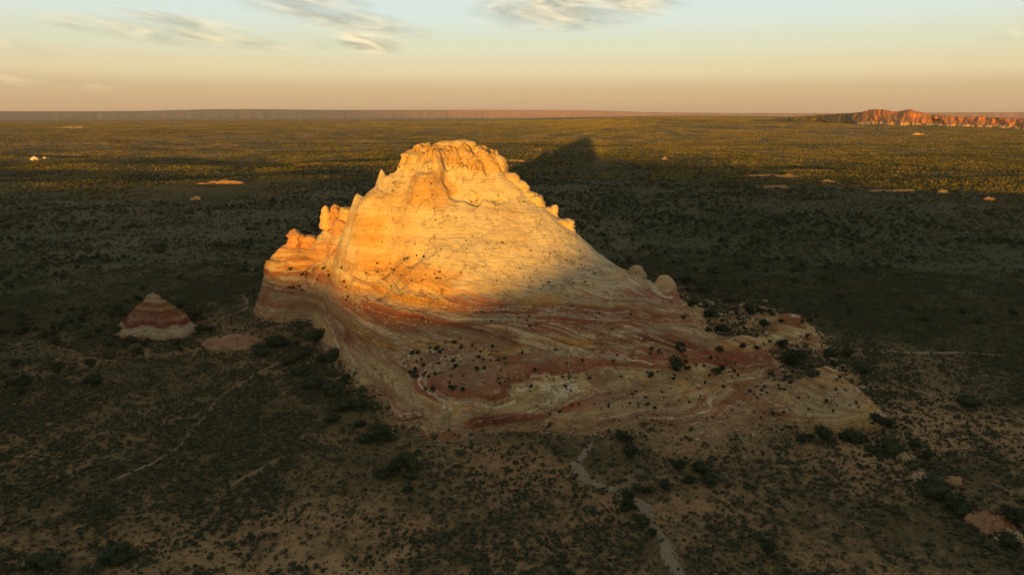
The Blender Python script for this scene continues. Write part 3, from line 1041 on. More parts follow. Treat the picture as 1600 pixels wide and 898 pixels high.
# left shoulder
K('crag', 592, 301, 24, 14, 329, 41, butte, taper=.0, tint=WARM, k=.3)
K('pinnacle', 510, 335, 20, 26, 356, 42, butte, taper=.35, tint=WARM, k=.6, rough=.3)
K('crag', 524, 334, 26, 26, 357, 43, butte, tint=(.36, .16, .06), k=.7, rough=.38, taper=.2)
K('crag', 541, 336, 20, 24, 354, 44, butte, tint=WARM, k=.7, rough=.3)
K('crag', 532, 350, 30, 18, 352, 40, butte, tint=(.33, .14, .06), k=.7, rough=.35)
K('crag', 566, 335, 26, 16, 333, 45, butte, tint=WARM, k=.3)
K('pinnacle', 462, 376, 26, 34, 360, 46, butte, cap=.25, tint=(.36, .15, .055), k=.7, rough=.3)
K('crag', 484, 374, 26, 14, 361, 47, butte, tint=(.36, .15, .055), k=.7)
K('ledge', 442, 432, 58, 56, 352, 48, butte, p=4, rough=.16, dy=.8, deep=.2)
K('ledge', 478, 416, 60, 30, 351, 49, butte, p=4, rough=.14, dy=.6)
# pale domes on the right flank
K('dome', 990, 432, 42, 38, 312, 51, butte, taper=.4, rough=.22, dy=1.3, lean=(.1, 0), tint=(.38, .28, .15), k=.6, label='smaller leaning pale dome')
K('dome', 1037, 456, 62, 54, 300, 52, butte, taper=.5, rough=.2, dy=1.3, tint=(.38, .27, .14), k=.6, label='larger pale conical dome')
K('dome', 1012, 449, 22, 26, 303, 53, butte, taper=.2, rough=.14, tint=(.38, .28, .15), k=.6)
K('dome', 1166, 538, 54, 22, 272, 54, butte, rough=.16, tint=(.4, .28, .15), k=.6)
K('hoodoo', 697, 656, 19, 38, 203.5, 55, butte, taper=.3, rough=.36, cap=.2, tint=(.33, .26, .14), k=.7, label='stubby pale hoodoo standing at the foot')
K('crag', 1232, 507, 52, 28, 312, 56, butte, taper=.45, rough=.3, tint=(.38, .23, .10), k=.8, label='ochre crag on the low spur')
K('crag', 1268, 524, 36, 16, 306, 57, butte, rough=.3, tint=(.34, .21, .12), k=.6)


# ------------------------------------------------------------------ rock islands with their own height field
def rock_island(name, x0, y0, rx, ry, h, seed, shape='mound', step=.4, tint=None, k=.5, terr=1.2, rot=0.0):
    n = int(2 * rx * 1.15 / step), int(2 * ry * 1.15 / step)
    xs, ys = np.linspace(-rx * 1.15, rx * 1.15, max(n[0], 14)), np.linspace(-ry * 1.15, ry * 1.15, max(n[1], 12))
    A_, B_ = np.meshgrid(xs, ys)
    wob = (.30 if shape == 'pyramid' else 1.1) * fbm(A_ / rx * 2 + seed, B_ / ry * 2, 0, 4, 400 + seed)
    if shape == 'pyramid':
        d = np.maximum.reduce([np.abs(A_ / rx) * .75 + np.abs(B_ / ry) * .55, np.abs(A_ / rx) * 1.0, np.abs(B_ / ry)]) + wob * .5
        z = h * (1.02 - d)
    else:
        d = np.hypot(A_ / rx, B_ / ry) + wob
        z = h * (1 - np.clip(d, 0, 1.3) ** 2.2)
    c, s = math.cos(rot), math.sin(rot)
    WX, WY = x0 + A_ * c - B_ * s, y0 + A_ * s + B_ * c
    z = z + (.42 if shape == 'pyramid' else .95) * h * fbm(WX / (rx * .3), WY / (rx * .3), 0, 4, 410 + seed) * sstep(-.3 * h, .2 * h, z)
    if terr:
        z = terrace(z, z + .4 * fbm(WX / 8, WY / 8, 0, 2, 5), terr, .8, seed)
    base = ground_z(WX, WY)
    zz = np.maximum(base, butte_z(WX, WY)) + z - .35
    cc = rock_col(WX.ravel(), WY.ravel(), (z + 3).ravel(), False)
    if tint is not None:
        nz = (fbm(WX / 3, WY / 3, z, 3, 420 + seed) + .5).ravel()[:, None]
        cc = cc * (1 - k) + np.array(tint) * (.75 + .5 * nz) * k
    fc = grid_faces(len(ys), len(xs))
    ok = (z > -.9).ravel()
    fc = fc[ok[fc].any(1)]
    us, iv = np.unique(fc, return_inverse=True)
    P = np.stack([WX.ravel() - x0, WY.ravel() - y0, zz.ravel()], 1)[us]
    gz0 = float(ground_z(x0, y0))
    P[:, 2] -= gz0
    o = link(name, mesh_np(name, P, iv.reshape(-1, 4), M_ROCK, True, cc[us]))
    o.location = (x0, y0, gz0)
    return o, P[:, 2].max()


# the little banded butte on the left
x0, y0, _ = on_ground(238, 524)
y0 += 6
sb, _ = rock_island('small_butte', x0, y0, 18.5, 13, 19.5, 3, 'pyramid', .33, None, 0, 1.5, -.10)
at = sb.data.attributes['albedo']
nv_ = len(sb.data.vertices)
co = np.zeros(nv_ * 3, np.float32)
sb.data.vertices.foreach_get('co', co)
co = co.reshape(-1, 3)
sz = co[:, 2] + .05 * co[:, 0] + 3.4 * fbm(co[:, 0] / 9, co[:, 1] / 9, co[:, 2] / 6, 4, 431)
cz = np.zeros((nv_, 4), np.float32)
cz[:, 3] = 1
pal = [(-2, (.20, .12, .06)), (.2, (.34, .17, .085)), (1.0, (.40, .31, .19)), (3.0, (.44, .36, .22)), (4.6, (.40, .31, .18)), (5.1, (.20, .07, .04)), (7.2, (.22, .08, .045)), (7.9, (.36, .22, .12)), (8.5, (.23, .09, .05)), (10.5, (.27, .12, .06)), (12.5, (.36, .20, .09)), (14, (.25, .11, .055)), (16, (.40, .28, .16)), (20, (.44, .34, .2))]
for ch in range(3):
    thin = vn(sz * 1.9, 0 * sz, 0, 435) - .5
    cz[:, ch] = (1 + thin * (.5, .9, 1.1)[ch] * (sz > .5)) * np.interp(sz + 2.2 * (vn(sz * .8, 0 * sz, 0, 437) - .5), [p[0] for p in pal], [p[1][ch] for p in pal]) * (.55 + .3 * (fbm(co[:, 0] / 2, co[:, 1] / 2, co[:, 2], 3, 433) + .5))
at.data.foreach_set('color', cz.ravel())
tag(sb, 'small pyramid-shaped butte banded red and cream standing apart on the scrub', 'butte')
cap_ = K('crag', 232, 475, 10, 8, y0, 61, None, tint=(.44, .36, .24), k=.8)
cap_.parent = sb
cap_.location = Vector(cap_.location) - Vector(sb.location)

OUT = [
    # px, py(base), width px, height m, tint, label
    (365, 538, 80, 4.5, (.27, .165, .10), 'low pinkish hummock of broken rock right of the small banded butte'),
    (345, 287, 64, 5, (.30, .17, .07), 'low ochre outcrop catching the sun behind the left shoulder of the butte'),
    (1038, 250, 11, 7, (.42, .28, .16), 'lone pale knob of rock at the right end of the butte shadow'),
    (1192, 275, 56, 4, (.30, .15, .06), 'long orange ledge in the first line of sunlit outcrops'),
    (1232, 277, 34, 5, (.36, .2, .08), 'broken ochre rock just right of the long orange ledge'),
    (1295, 285, 30, 4, (.31, .18, .075), 'short sunlit ledge below the first line of outcrops'),
    (1213, 294, 48, 4, (.34, .17, .08), 'dull red low outcrop beneath the long orange ledge'),
    (1395, 299, 84, 3, (.29, .18, .075), 'long thin yellowish ledge running across the right plain'),
    (1474, 301, 16, 4, (.38, .25, .10), 'bright yellow rock at the end of the long thin ledge'),
    (1546, 313, 24, 4, (.34, .19, .08), 'isolated orange boulder outcrop near the right edge of the plain'),
    (1434, 212, 16, 10, (.36, .22, .12), 'pale rounded outcrop alone in front of the red cliffs'),
    (838, 235, 50, 4, (.32, .19, .08), 'sunlit orange rise just left of the dark shadow tip'),
    (808, 252, 40, 4, (.32, .19, .08), 'orange outcrop low beside the right edge of the pale summit'),
    (112, 200, 40, 8, (.40, .29, .15), 'pale bluff far away on the left plain under the skyline'),
    (305, 312, 14, 4, (.40, .28, .15), 'small pale rock on a dull red bank in the left plain'),
]
for i, (px, py, w, h, tint, lab) in enumerate(OUT):
    x0, y0, z0 = on_ground(px, py)
    for _ in range(4):
        x0, y0, z0 = on_ground(px, py, float(ground_z(x0, y0)))
    mpp = math.hypot(x0, y0) / FPX
    rx = w * mpp * .5
    o, zt = rock_island('rock_outcrop', x0, y0, rx, min(rx * .8, max(4, h * 1.8)), h, 20 + i, 'mound', max(.4, rx / 26), tint, .75, h * .3)
    tag(o, lab, 'rock outcrop', 'low outcrops on the plain')

for i, (px, py, w, h, tint, lab) in enumerate([
        (1552, 822, 74, 3.2, (.24, .10, .06), 'red and cream banded ledge beside bushes in the lower right corner'),
        (1578, 842, 40, 2.4, (.40, .34, .22), 'cream rock shelf just below the banded ledge in the lower right corner'),
        (1442, 748, 34, 1.8, (.36, .27, .2), 'pale broken slab on the rocky spur above the long dark bush'),
        (1490, 752, 34, 1.6, (.24, .12, .07), 'dull red slab on the rocky spur right of the pale slab'),
        (1405, 712, 44, 1.5, (.30, .23, .15), 'grey-tan rock pavement at the top of the rocky spur')]):
    x0, y0, _ = on_ground(px, py)
    mpp = math.hypot(x0, y0) / FPX
    o, _ = rock_island('rock_ledge', x0, y0, w * mpp * .5, w * mpp * .42, h, 60 + i, 'mound', .28, tint, .6, .7, -.5)
    tag(o, lab, 'rock ledge')

# ------------------------------------------------------------------ trodden paths
def path_strip(pix, width, label_seed):
    pts = np.array([on_ground(*p)[:2] for p in pix])
    seg = np.concatenate([[0], np.cumsum(np.hypot(*np.diff(pts, axis=0).T))])
    s = np.arange(0, seg[-1], .8)
    x = np.interp(s, seg, pts[:, 0])
    y = np.interp(s, seg, pts[:, 1])
    k = 9
    ker = np.ones(k) / k
    x = np.convolve(np.pad(x, k // 2, 'edge'), ker, 'valid') + 1.6 * fbm(s / 9, 0 * s, 0, 3, label_seed)
    y = np.convolve(np.pad(y, k // 2, 'edge'), ker, 'valid') + 1.6 * fbm(s / 9, 0 * s + 7, 0, 3, label_seed)
    tx, ty = np.gradient(x), np.gradient(y)
    ln = np.hypot(tx, ty) + 1e-9
    nx, ny = -ty / ln, tx / ln
    wl = np.interp(s, seg, width) * (.45 + 1.1 * vn(s / 4.5, 0 * s, 0, label_seed + 3)) * .5
    wr = np.interp(s, seg, width) * (.45 + 1.1 * vn(s / 4.5, 0 * s + 9, 0, label_seed + 4)) * .5
    rows = []
    for f in (-1, -.5, 0, .5, 1):
        ww = wl if f < 0 else wr
        px_, py_ = x + nx * f * ww, y + ny * f * ww
        rows.append(np.stack([px_, py_, np.maximum(ground_z(px_, py_), butte_z(px_, py_)) + (.10 if abs(f) < 1 else -.03)], 1))
    V = np.stack(rows, 1)
    o = link('path', mesh_np('path', V.reshape(-1, 3), grid_faces(len(s), 5), M_PATH if label_seed == 500 else M_TRACK))
    tag(o, kind='structure')
    return np.stack([x, y], 1)


PATHS = [path_strip(p, w, 500 + 10 * i) for i, (p, w) in enumerate([
    ([(925, 690), (914, 706), (896, 728), (908, 744), (935, 757), (972, 768), (1000, 778), (1012, 800), (1024, 826), (1040, 860), (1060, 897), (1078, 925)], [1.6, 2.4, 3.8, 3.8, 3.4, 3.0, 3.2, 3.8, 3.6, 3.6, 3.8, 3.8]),
    ([(512, 548), (470, 556), (436, 566), (408, 580), (380, 598), (352, 614), (338, 624), (318, 652), (302, 668), (280, 700), (255, 712), (225, 730), (196, 742), (172, 754)], [.6, .9, 1.3, 1.2, 1.0, .7, .3, .3, .7, .9, 1.8, 2.0, 1.3, .4]),
    ([(330, 508), (352, 494), (384, 484), (386, 470), (378, 460)], [1.0, 1.8, 2.0, 1.6, .8]),
    ([(445, 712), (420, 722), (392, 742), (362, 758), (330, 776)], [.3, .8, 1.0, 1.2, .3]),
    ([(1320, 545), (1370, 546), (1430, 552), (1500, 550), (1600, 556)], [1.0, 2.0, 2.4, 1.6, 1.4]),
    ([(1390, 596), (1440, 612), (1490, 630), (1540, 645), (1600, 657), (1660, 668)], [1.4, 2.4, 2.8, 2.4, 2.6, 2.6])])]

# ------------------------------------------------------------------ plants
def leaf_cloud(centers, radii, n, size, seed, flat=.75):
    r = np.random.default_rng(seed)
    centers, radii = np.array(centers, float), np.array(radii, float)
    ci = r.choice(len(centers), n, p=radii ** 2 / (radii ** 2).sum())
    d = r.normal(size=(n, 3))
    d /= np.linalg.norm(d, axis=1)[:, None]
    rad = radii[ci] * (r.random(n) ** .35) * np.where(r.random(n) < .3, 1.0 + .55 * r.random(n), 1.0)
    c = centers[ci] + d * rad[:, None] * np.array([1, 1, flat])
    a = r.normal(size=(n, 3))
    a /= np.linalg.norm(a, axis=1)[:, None]
    b = np.cross(a, r.normal(size=(n, 3)))
    b /= np.linalg.norm(b, axis=1)[:, None] + 1e-9
    s = size * (.6 + .8 * r.random(n))[:, None]
    V = np.stack([c - a * s * .5 - b * s * .35, c + a * s * .5 - b * s * .30, c + a * s * .1 + b * s * .6], 1).reshape(-1, 3)
    V[:, 2] = np.maximum(V[:, 2], .02)
    return V, np.arange(3 * n).reshape(-1, 3)


def core_ball(c, r, seed, flat=.75):
    """shadowy lumpy inside of a bush"""
    nu, nv = 7, 5
    u = np.linspace(0, 2 * np.pi, nu, endpoint=False)
    v = np.linspace(-1, 1, nv)
    VV, UU = np.meshgrid(v, u, indexing='ij')
    q = np.sqrt(np.clip(1 - VV ** 2, .02, 1)) * r * (.8 + .5 * vn(UU * 1.3 + seed, VV * 2, 0, seed))
    P = np.stack([c[0] + q * np.cos(UU), c[1] + q * np.sin(UU), c[2] + VV * r * flat], -1).reshape(-1, 3)
    P[:, 2] = np.maximum(P[:, 2], .03)
    f4 = grid_faces(nv, nu, True)
    return P, np.concatenate([f4[:, [0, 1, 2]], f4[:, [0, 2, 3]]])


def join(parts):
    V, F, o = [], [], 0
    for v, f in parts:
        V.append(v)
        F.append(f + o)
        o += len(v)
    return np.concatenate(V), np.concatenate(F)


def crown_mesh(name, seed, n, lobes, wid, hgt, leaf, mat, low=.25):
    r = np.random.default_rng(seed)
    cs, rd = [], []
    for k in range(lobes):
        a = r.random() * 6.28
        q = wid * .5 * (.15 + .55 * r.random())
        rr = wid * (.20 + .13 * r.random())
        zz = hgt * (low + (1 - low - .25) * r.random())
        q *= 1 - .45 * zz / hgt
        cs.append((q * math.cos(a), q * math.sin(a), zz))
        rd.append(rr)
    parts = [leaf_cloud(cs, rd, n, leaf, seed + 1)] + [core_ball(c, q * .6, seed + k) for k, (c, q) in enumerate(zip(cs, rd))]
    V, F = join(parts)
    return mesh_np(name, V, F, mat, False)


def trunk_mesh(name, seed, hgt):
    r = np.random.default_rng(seed)
    parts = []
    for k in range(3):
        a = r.random() * 6.28
        ln = hgt * (.45 + .25 * r.random())
        lean = .22 + .25 * r.random() if k else .08
        rows = []
        for i, t in enumerate(np.linspace(0, 1, 4)):
            rad = .17 * (1 - .7 * t) * (1 if k == 0 else .65)
            cx, cy, cz = math.cos(a) * lean * ln * t, math.sin(a) * lean * ln * t, ln * t - .3
            u = np.linspace(0, 2 * np.pi, 6, endpoint=False)
            rows.append(np.stack([cx + rad * np.cos(u), cy + rad * np.sin(u), 0 * u + cz], 1))
        P = np.concatenate(rows)
        f4 = grid_faces(4, 6, True)
        parts.append((P, np.concatenate([f4[:, [0, 1, 2]], f4[:, [0, 2, 3]]])))
    V, F = join(parts)
    return mesh_np(name, V, F, M_BARK)


CROWNS = [crown_mesh('crown', 600 + i, 620, 8 + i % 3, 4.2, 3.2 + .25 * (i % 4), .34, M_JUN) for i in range(6)]
TALLC = [crown_mesh('crown', 650 + i, 620, 9, 3.2, 5.6, .36, M_JUN, .12) for i in range(2)]
WIDEC = [crown_mesh('crown', 660 + i, 620, 10, 6.5, 2.3, .34, M_JUN) for i in range(3)]
TRUNKS = [trunk_mesh('trunk', 700 + i, 3.0) for i in range(4)]


def juniper(x, y, s, label, group, mesh, k):
    z = float(surf_z(x, y)) - .05
    t = link('juniper', None)
    t.location = (x, y, z)
    t.rotation_euler = (0, 0, random.random() * 6.28)
    t.scale = (s, s, s * random.uniform(.85, 1.15))
    tag(t, label, 'tree', group)
    link('trunk', TRUNKS[k % 4], t)
    link('crown', mesh, t)
    return t


LEFT_L, RIGHT_L, FRONT_L = 'L', 'R', 'dark juniper on sandy ground in front of the butte foot'


def region(px, py):
    """label and group of the junipers that nothing but their stretch of ground tells apart"""
    if px < 760:
        if py < 462:
            return 'dark juniper in the shaded scrub behind and left of the big butte', 'junipers on the plain behind the left shoulder'
        if px < 345:
            return 'dark juniper near the small banded butte on the left', 'junipers round the small banded butte'
        return 'dark juniper along the lower left edge of the big butte', 'junipers along the lower left edge'
    if py < 432:
        return 'dark juniper in the thick shaded scrub beyond the right flank of the butte', 'junipers beyond the right flank'
    if py < 640:
        return 'juniper on the open grassy flat right of the debris slope', 'junipers on the grassy flat'
    return 'low juniper among rocks and dry grass along the right-hand spur', 'junipers on the rocky spur'


SLOPE_L = 'dark juniper rooted on the debris slope along the right flank of the butte'
NOTE = [  # px, py(foot), width px, kind, label
    (977, 697, 26, 'r', 'round dark juniper at the butte foot above the top of the sandy path'), (986, 719, 24, 'r', 'round juniper just below the one at the butte foot near the path'),
    (980, 806, 28, 't', 'tallest dark juniper standing over the bend of the sandy path'), (1000, 775, 20, 'r', 'juniper touching the back of the tallest one at the path bend'), (1014, 772, 14, 'r', 'smallest juniper behind the tall one at the path bend'),
    (1005, 830, 25, 'r', 'juniper on the left edge of the path below the tallest one'), (1022, 842, 15, 'r', 'small low juniper hugging the lower left edge of the path'),
    (1063, 741, 23, 'r', 'left juniper of the group right of the path'), (1098, 743, 30, 'w', 'widest juniper of the group right of the path'), (1078, 757, 16, 'r', 'small faint juniper between the pair right of the path'),
    (1110, 761, 25, 'r', 'lowest juniper of the group right of the path'), (1040, 768, 18, 'r', 'single round juniper close to the right edge of the path'),
    (634, 738, 32, 'r', 'big dark juniper at the right end of the black thicket on bare sand'), (615, 748, 26, 'r', 'middle juniper of the black thicket on bare sand'), (596, 749, 24, 'w', 'low left end juniper of the black thicket on bare sand'),
    (640, 752, 22, 'w', 'front juniper of the black thicket on bare sand'), (638, 770, 14, 'r', 'small round juniper in front of the black thicket'),
    (592, 694, 34, 'r', FRONT_L), (570, 696, 24, 'w', FRONT_L), (612, 690, 18, 'w', FRONT_L), (560, 668, 20, 'w', FRONT_L), (536, 645, 30, 'w', FRONT_L), (562, 642, 26, 'w', FRONT_L), (515, 662, 24, 'w', FRONT_L),
    (490, 612, 34, 'w', LEFT_L), (518, 622, 40, 'w', LEFT_L), (540, 600, 14, 'r', LEFT_L), (470, 588, 24, 'w', LEFT_L), (430, 545, 32, 'w', LEFT_L), (405, 560, 26, 'w', LEFT_L), (492, 536, 24, 'r', LEFT_L), (516, 566, 30, 'w', LEFT_L), (448, 572, 26, 'w', LEFT_L), (475, 560, 20, 'w', LEFT_L),
    (286, 508, 22, 'r', LEFT_L), (300, 502, 20, 'r', LEFT_L), (312, 524, 16, 'r', LEFT_L), (274, 543, 12, 'r', LEFT_L), (182, 526, 14, 'r', LEFT_L), (206, 538, 12, 'r', LEFT_L), (325, 520, 14, 'r', LEFT_L), (168, 545, 10, 'r', LEFT_L),
    (1292, 697, 28, 'r', 'rounded juniper below the left half of the yellow rock nose'), (1338, 694, 32, 'w', 'wide juniper right under the yellow rock nose'), (1268, 690, 12, 'r', FRONT_L), (1254, 694, 14, 'r', FRONT_L),
    (1370, 668, 16, 'r', RIGHT_L), (1390, 672, 18, 'r', RIGHT_L), (1395, 712, 38, 'w', 'wide dark juniper at the top of the rocky spur'), (1376, 714, 20, 'w', RIGHT_L), (1434, 706, 16, 'r', RIGHT_L), (1455, 722, 18, 'r', RIGHT_L),
    (1446, 762, 20, 'w', 'small juniper at the upper end of the long dark bush'), (1476, 782, 44, 'w', 'upper half of the long dark juniper thicket on the rocky spur'), (1500, 806, 40, 'w', 'lower half of the long dark juniper thicket on the rocky spur'),
    (1588, 830, 28, 'r', 'juniper cut by the picture edge above the cream rock shelf'), (1582, 858, 30, 'w', 'low juniper under the cream rock shelf in the corner'),
    (1058, 580, 22, 'r', 'darkest juniper standing on the banded lower right slope'), (1120, 588, 14, 'r', SLOPE_L), (1238, 575, 26, 'r', SLOPE_L), (1252, 560, 20, 'w', SLOPE_L), (1225, 548, 16, 'r', SLOPE_L), (1100, 455, 22, 'w', SLOPE_L),
    (1085, 482, 18, 'r', SLOPE_L), (1112, 502, 22, 'r', SLOPE_L), (1150, 472, 24, 'w', SLOPE_L), (1172, 492, 18, 'r', SLOPE_L), (1130, 520, 20, 'w', SLOPE_L), (1195, 515, 16, 'r', SLOPE_L), (1270, 590, 22, 'w', SLOPE_L), (1300, 560, 18, 'r', SLOPE_L), (1075, 445, 14, 'r', SLOPE_L),
    (1206, 873, 28, 'r', 'faint grey-green juniper low on the right scrub'), (172, 890, 46, 'w', 'broad dark juniper at the very bottom of the left scrub'), (60, 893, 40, 'w', 'dark low thicket in the lower left corner'),
    (32, 605, 18, 'r', LEFT_L), (140, 608, 22, 'r', LEFT_L), (1520, 640, 34, 'w', RIGHT_L), (1330, 560, 20, 'r', RIGHT_L), (1350, 585, 26, 'w', RIGHT_L)]
N_IND = 0
placed = []
for i, (px, py, w, kind, lab) in enumerate(NOTE):
    x, y, z, ok = [q[0] for q in cast([px], [py])]
    mpp = math.hypot(math.hypot(x, y), 100) / FPX
    base = {'r': 4.3, 't': 3.6, 'w': 6.4}[kind]
    m = {'r': CROWNS[i % 6], 't': TALLC[i % 2], 'w': WIDEC[i % 3]}[kind]
    s = 1.22 * w * mpp / base
    y += s * base * .3
    grp = {FRONT_L: 'junipers in front of the butte', SLOPE_L: 'junipers on the debris slope'}.get(lab)
    if lab in 'LR':
        lab, grp = region(px, py)
    juniper(x, y, s, lab, grp, m, i)
    placed.append((x, y))
    N_IND += 1


def on_path(x, y):
    d = np.full(x.shape, 1e9)
    for P in PATHS:
        for q in P[::2]:
            d = np.minimum(d, np.hypot(x - q[0], y - q[1]))
    return d


def tree_density(x, y):
    r = np.hypot(x, y)
    cl = fbm(x / 45, y / 45, 0, 3, 801) + .7 * fbm(x / 160, y / 160, 0, 3, 803)
    d = .0046 * sstep(-.16, .16, cl) * sstep(230, 420, r) + .0004 * sstep(.0, .2, cl)
    px, py = to_pix(x, y, 0 * x)
    d = d * (1 - .8 * ((px > 1130) & (py > 425) & (py < 640)))          # open grassy ground right of the butte
    d = np.where(r < 300, d * .35, d) * (1 + .75 * sstep(450, 620, r))
    d = d + .0042 * sstep(-.10, .16, cl) * sstep(255, 310, r) * sstep(430, 400, r) * (x < -70)
    return d


def scatter(n, r0, r1, half=50.0, power=2.0):
    u = rng.random(n)
    r = (r0 ** power + u * (r1 ** power - r0 ** power)) ** (1 / power)
    a = np.radians(rng.uniform(-half, half, n))
    return r * np.sin(a), r * np.cos(a), r


# trees: first find all, nearest become things, the rest one mass
area = .5 * R(100) * (1500 ** 2 - 130 ** 2)
nx_, ny_, nr_ = scatter(int(area * .0085), 130, 1500)
keepm = rng.random(len(nx_)) < tree_density(nx_, ny_) / .0085
keepm &= butte_z(nx_, ny_) < .3
tx_, ty_ = nx_[keepm], ny_[keepm]
o_ = np.argsort(np.hypot(tx_, ty_))
tx_, ty_ = tx_[o_], ty_[o_]
pxs, pys = to_pix(tx_, ty_, ground_z(tx_, ty_) + 1)
vis = (pxs > -10) & (pxs < 1610) & (pys < 905)
# hidden behind the butte?
hidden = np.zeros(len(tx_), bool)
for f in np.linspace(.3, .97, 60):
    hidden |= (butte_z(tx_ * f, ty_ * f) > CAM_H + (ground_z(tx_, ty_) + 3 - CAM_H) * f)
first = np.where(vis & ~hidden)[0][:300 - N_IND]
for i, k in enumerate(first):
    lab, grp = region(pxs[k], pys[k])
    juniper(tx_[k], ty_[k], random.uniform(.6, 1.25), lab, grp, (CROWNS + WIDEC[:1])[i % 7], i)
rest = np.ones(len(tx_), bool)
rest[first] = False
rest &= ~hidden
fx1, fy1 = tx_[rest], ty_[rest]


def instances(name, x, y, z, scale, sources, label_kind='stuff', squash=None):
    """one object: points carrying size and turn, drawn with the given plant meshes"""
    n = len(x)
    me = bpy.data.meshes.new(name)
    me.vertices.add(n)
    me.vertices.foreach_set('co', np.stack([x, y, z], 1).astype(np.float32).ravel())
    for nm, val in (('size', scale), ('turn', rng.random(n) * 6.283), ):
        a = me.attributes.new(nm, 'FLOAT', 'POINT')
        a.data.foreach_set('value', np.asarray(val, np.float32))
    a = me.attributes.new('which', 'INT', 'POINT')
    a.data.foreach_set('value', rng.integers(0, len(sources), n).astype(np.int32))
    o = link(name, me)
    tag(o, kind=label_kind)
    ng = bpy.data.node_groups.new(name + '_nodes', 'GeometryNodeTree')
    ng.interface.new_socket('Geometry', in_out='INPUT', socket_type='NodeSocketGeometry')
    ng.interface.new_socket('Geometry', in_out='OUTPUT', socket_type='NodeSocketGeometry')
    N, L = ng.nodes, ng.links
    gi, go = N.new('NodeGroupInput'), N.new('NodeGroupOutput')
    jn = N.new('GeometryNodeJoinGeometry')
    for k, ms in enumerate(sources):
        src = bpy.data.objects.new(name + '_plant', ms)          # never linked to the scene, only instanced
        oi = N.new('GeometryNodeObjectInfo')
        oi.inputs['Object'].default_value = src
        oi.inputs['As Instance'].default_value = True
        L.new(oi.outputs['Geometry'], jn.inputs[0])
    ip = N.new('GeometryNodeInstanceOnPoints')
    L.new(gi.outputs[0], ip.inputs['Points'])
    L.new(jn.outputs[0], ip.inputs['Instance'])
    ip.inputs['Pick Instance'].default_value = True

    def attr(nm, t):
        q = N.new('GeometryNodeInputNamedAttribute')
        q.data_type = t
        q.inputs['Name'].default_value = nm
        return q.outputs['Attribute']
    L.new(attr('which', 'INT'), ip.inputs['Instance Index'])
    cx_ = N.new('ShaderNodeCombineXYZ')
    L.new(attr('turn', 'FLOAT'), cx_.inputs[2])
    er = N.new('FunctionNodeEulerToRotation')
    L.new(cx_.outputs[0], er.inputs[0])
    L.new(er.outputs[0], ip.inputs['Rotation'])
    L.new(attr('size', 'FLOAT'), ip.inputs['Scale'])
    L.new(ip.outputs[0], go.inputs[0])
    md = o.modifiers.new('scatter', 'NODES')
    md.node_group = ng
    return o


FARC = [crown_mesh('far_crown', 820 + i, 150, 5, 4.4, 3.2, .62, M_JUN, .22) for i in range(5)]
TINYC = [crown_mesh('far_crown', 840 + i, 40, 3, 4.8, 3.4, 1.1, M_WOOD_SUNLIT, .22) for i in range(4)]
instances('junipers', fx1, fy1, ground_z(fx1, fy1) - .05, rng.uniform(.55, 1.25, len(fx1)), FARC)
# distant juniper woodland
n2 = 190000
x2, y2, r2 = scatter(n2, 1500, 9500, 50.0, 1.25)
cl = fbm(x2 / 90, y2 / 140, 0, 3, 805) + .6 * fbm(x2 / 500, y2 / 700, 0, 3, 807)
m2 = rng.random(n2) < sstep(-.12, .12, cl) * .92 + .08
x2, y2, r2 = x2[m2], y2[m2], r2[m2]
instances('woodland', x2, y2, ground_z(x2, y2) - .1, rng.uniform(.7, 1.3, len(x2)) * (1 + .35 * sstep(3000, 9000, r2)), TINYC)

SCRUB = [crown_mesh('scrub', 850 + i, 34, 3, 3.2, 1.9, .95, M_SCRUB_SUNLIT, .15) for i in range(3)]
n3 = 780000
x3, y3, r3 = scatter(n3, 1100, 9000, 50.0, 1.0)
m3 = rng.random(n3) < .12 + .88 * sstep(-.12, .08, fbm(x3 / 70, y3 / 110, 0, 3, 815) + .6 * fbm(x3 / 600, y3 / 700, 0, 2, 817))
x3, y3, r3 = x3[m3], y3[m3], r3[m3]
instances('scrub', x3, y3, ground_z(x3, y3) - .1, rng.uniform(.5, 1.15, len(x3)) * (1 + .6 * sstep(2500, 9000, r3)), SCRUB)

# sagebrush and dry grass tussocks
SAGE = [crown_mesh('sage', 860 + i, 46, 3, 1.3, .75, .30, M_SAGE, .15) for i in range(4)]
TUSS = [crown_mesh('tussock', 880 + i, 30, 2, 1.0, .5, .28, M_DRY, .1) for i in range(3)]


def sage_field(n, r0, r1, smin, smax, thr, name, src, seed, pw=2.0):
    x, y, r = scatter(n, r0, r1, 52.0, pw)
    d = sstep(thr - .05, thr + .12, fbm(x / 7, y / 7, 0, 4, seed) + .9 * fbm(x / 45, y / 45, 0, 3, seed + 4)) * .80 + .17 + 0 * x
    d = d * (1 - .72 * np.exp(-(np.hypot(x - 35, (y - 205) * 1.4) / 85.0) ** 4 * 1.0) * (y < 222))
    k = (rng.random(n) < d) & (butte_z(x, y) < rng.uniform(-.5, 3.2, n))
    px, py = to_pix(x, y, 0 * x)
    k &= (px > -420) & (px < 2020) & (py < 960)
    x, y, r = x[k], y[k], r[k]
    dp = on_path(x, y) if r0 < 400 else np.full(x.shape, 99.0)
    k = dp > rng.uniform(.1, 1.9, len(dp))
    x, y = x[k], y[k]
    return instances(name, x, y, surf_z(x, y) - .05, rng.uniform(smin, smax, len(x)) ** 1.0, src)


sage_field(270000, 120, 520, .4, 1.4, -.02, 'sagebrush', SAGE, 811)
sage_field(215000, 120, 460, .3, .8, -.3, 'dry_grass', TUSS, 821)
sage_field(205000, 520, 1900, .9, 2.4, -.06, 'sagebrush', SAGE, 831, 1.5)

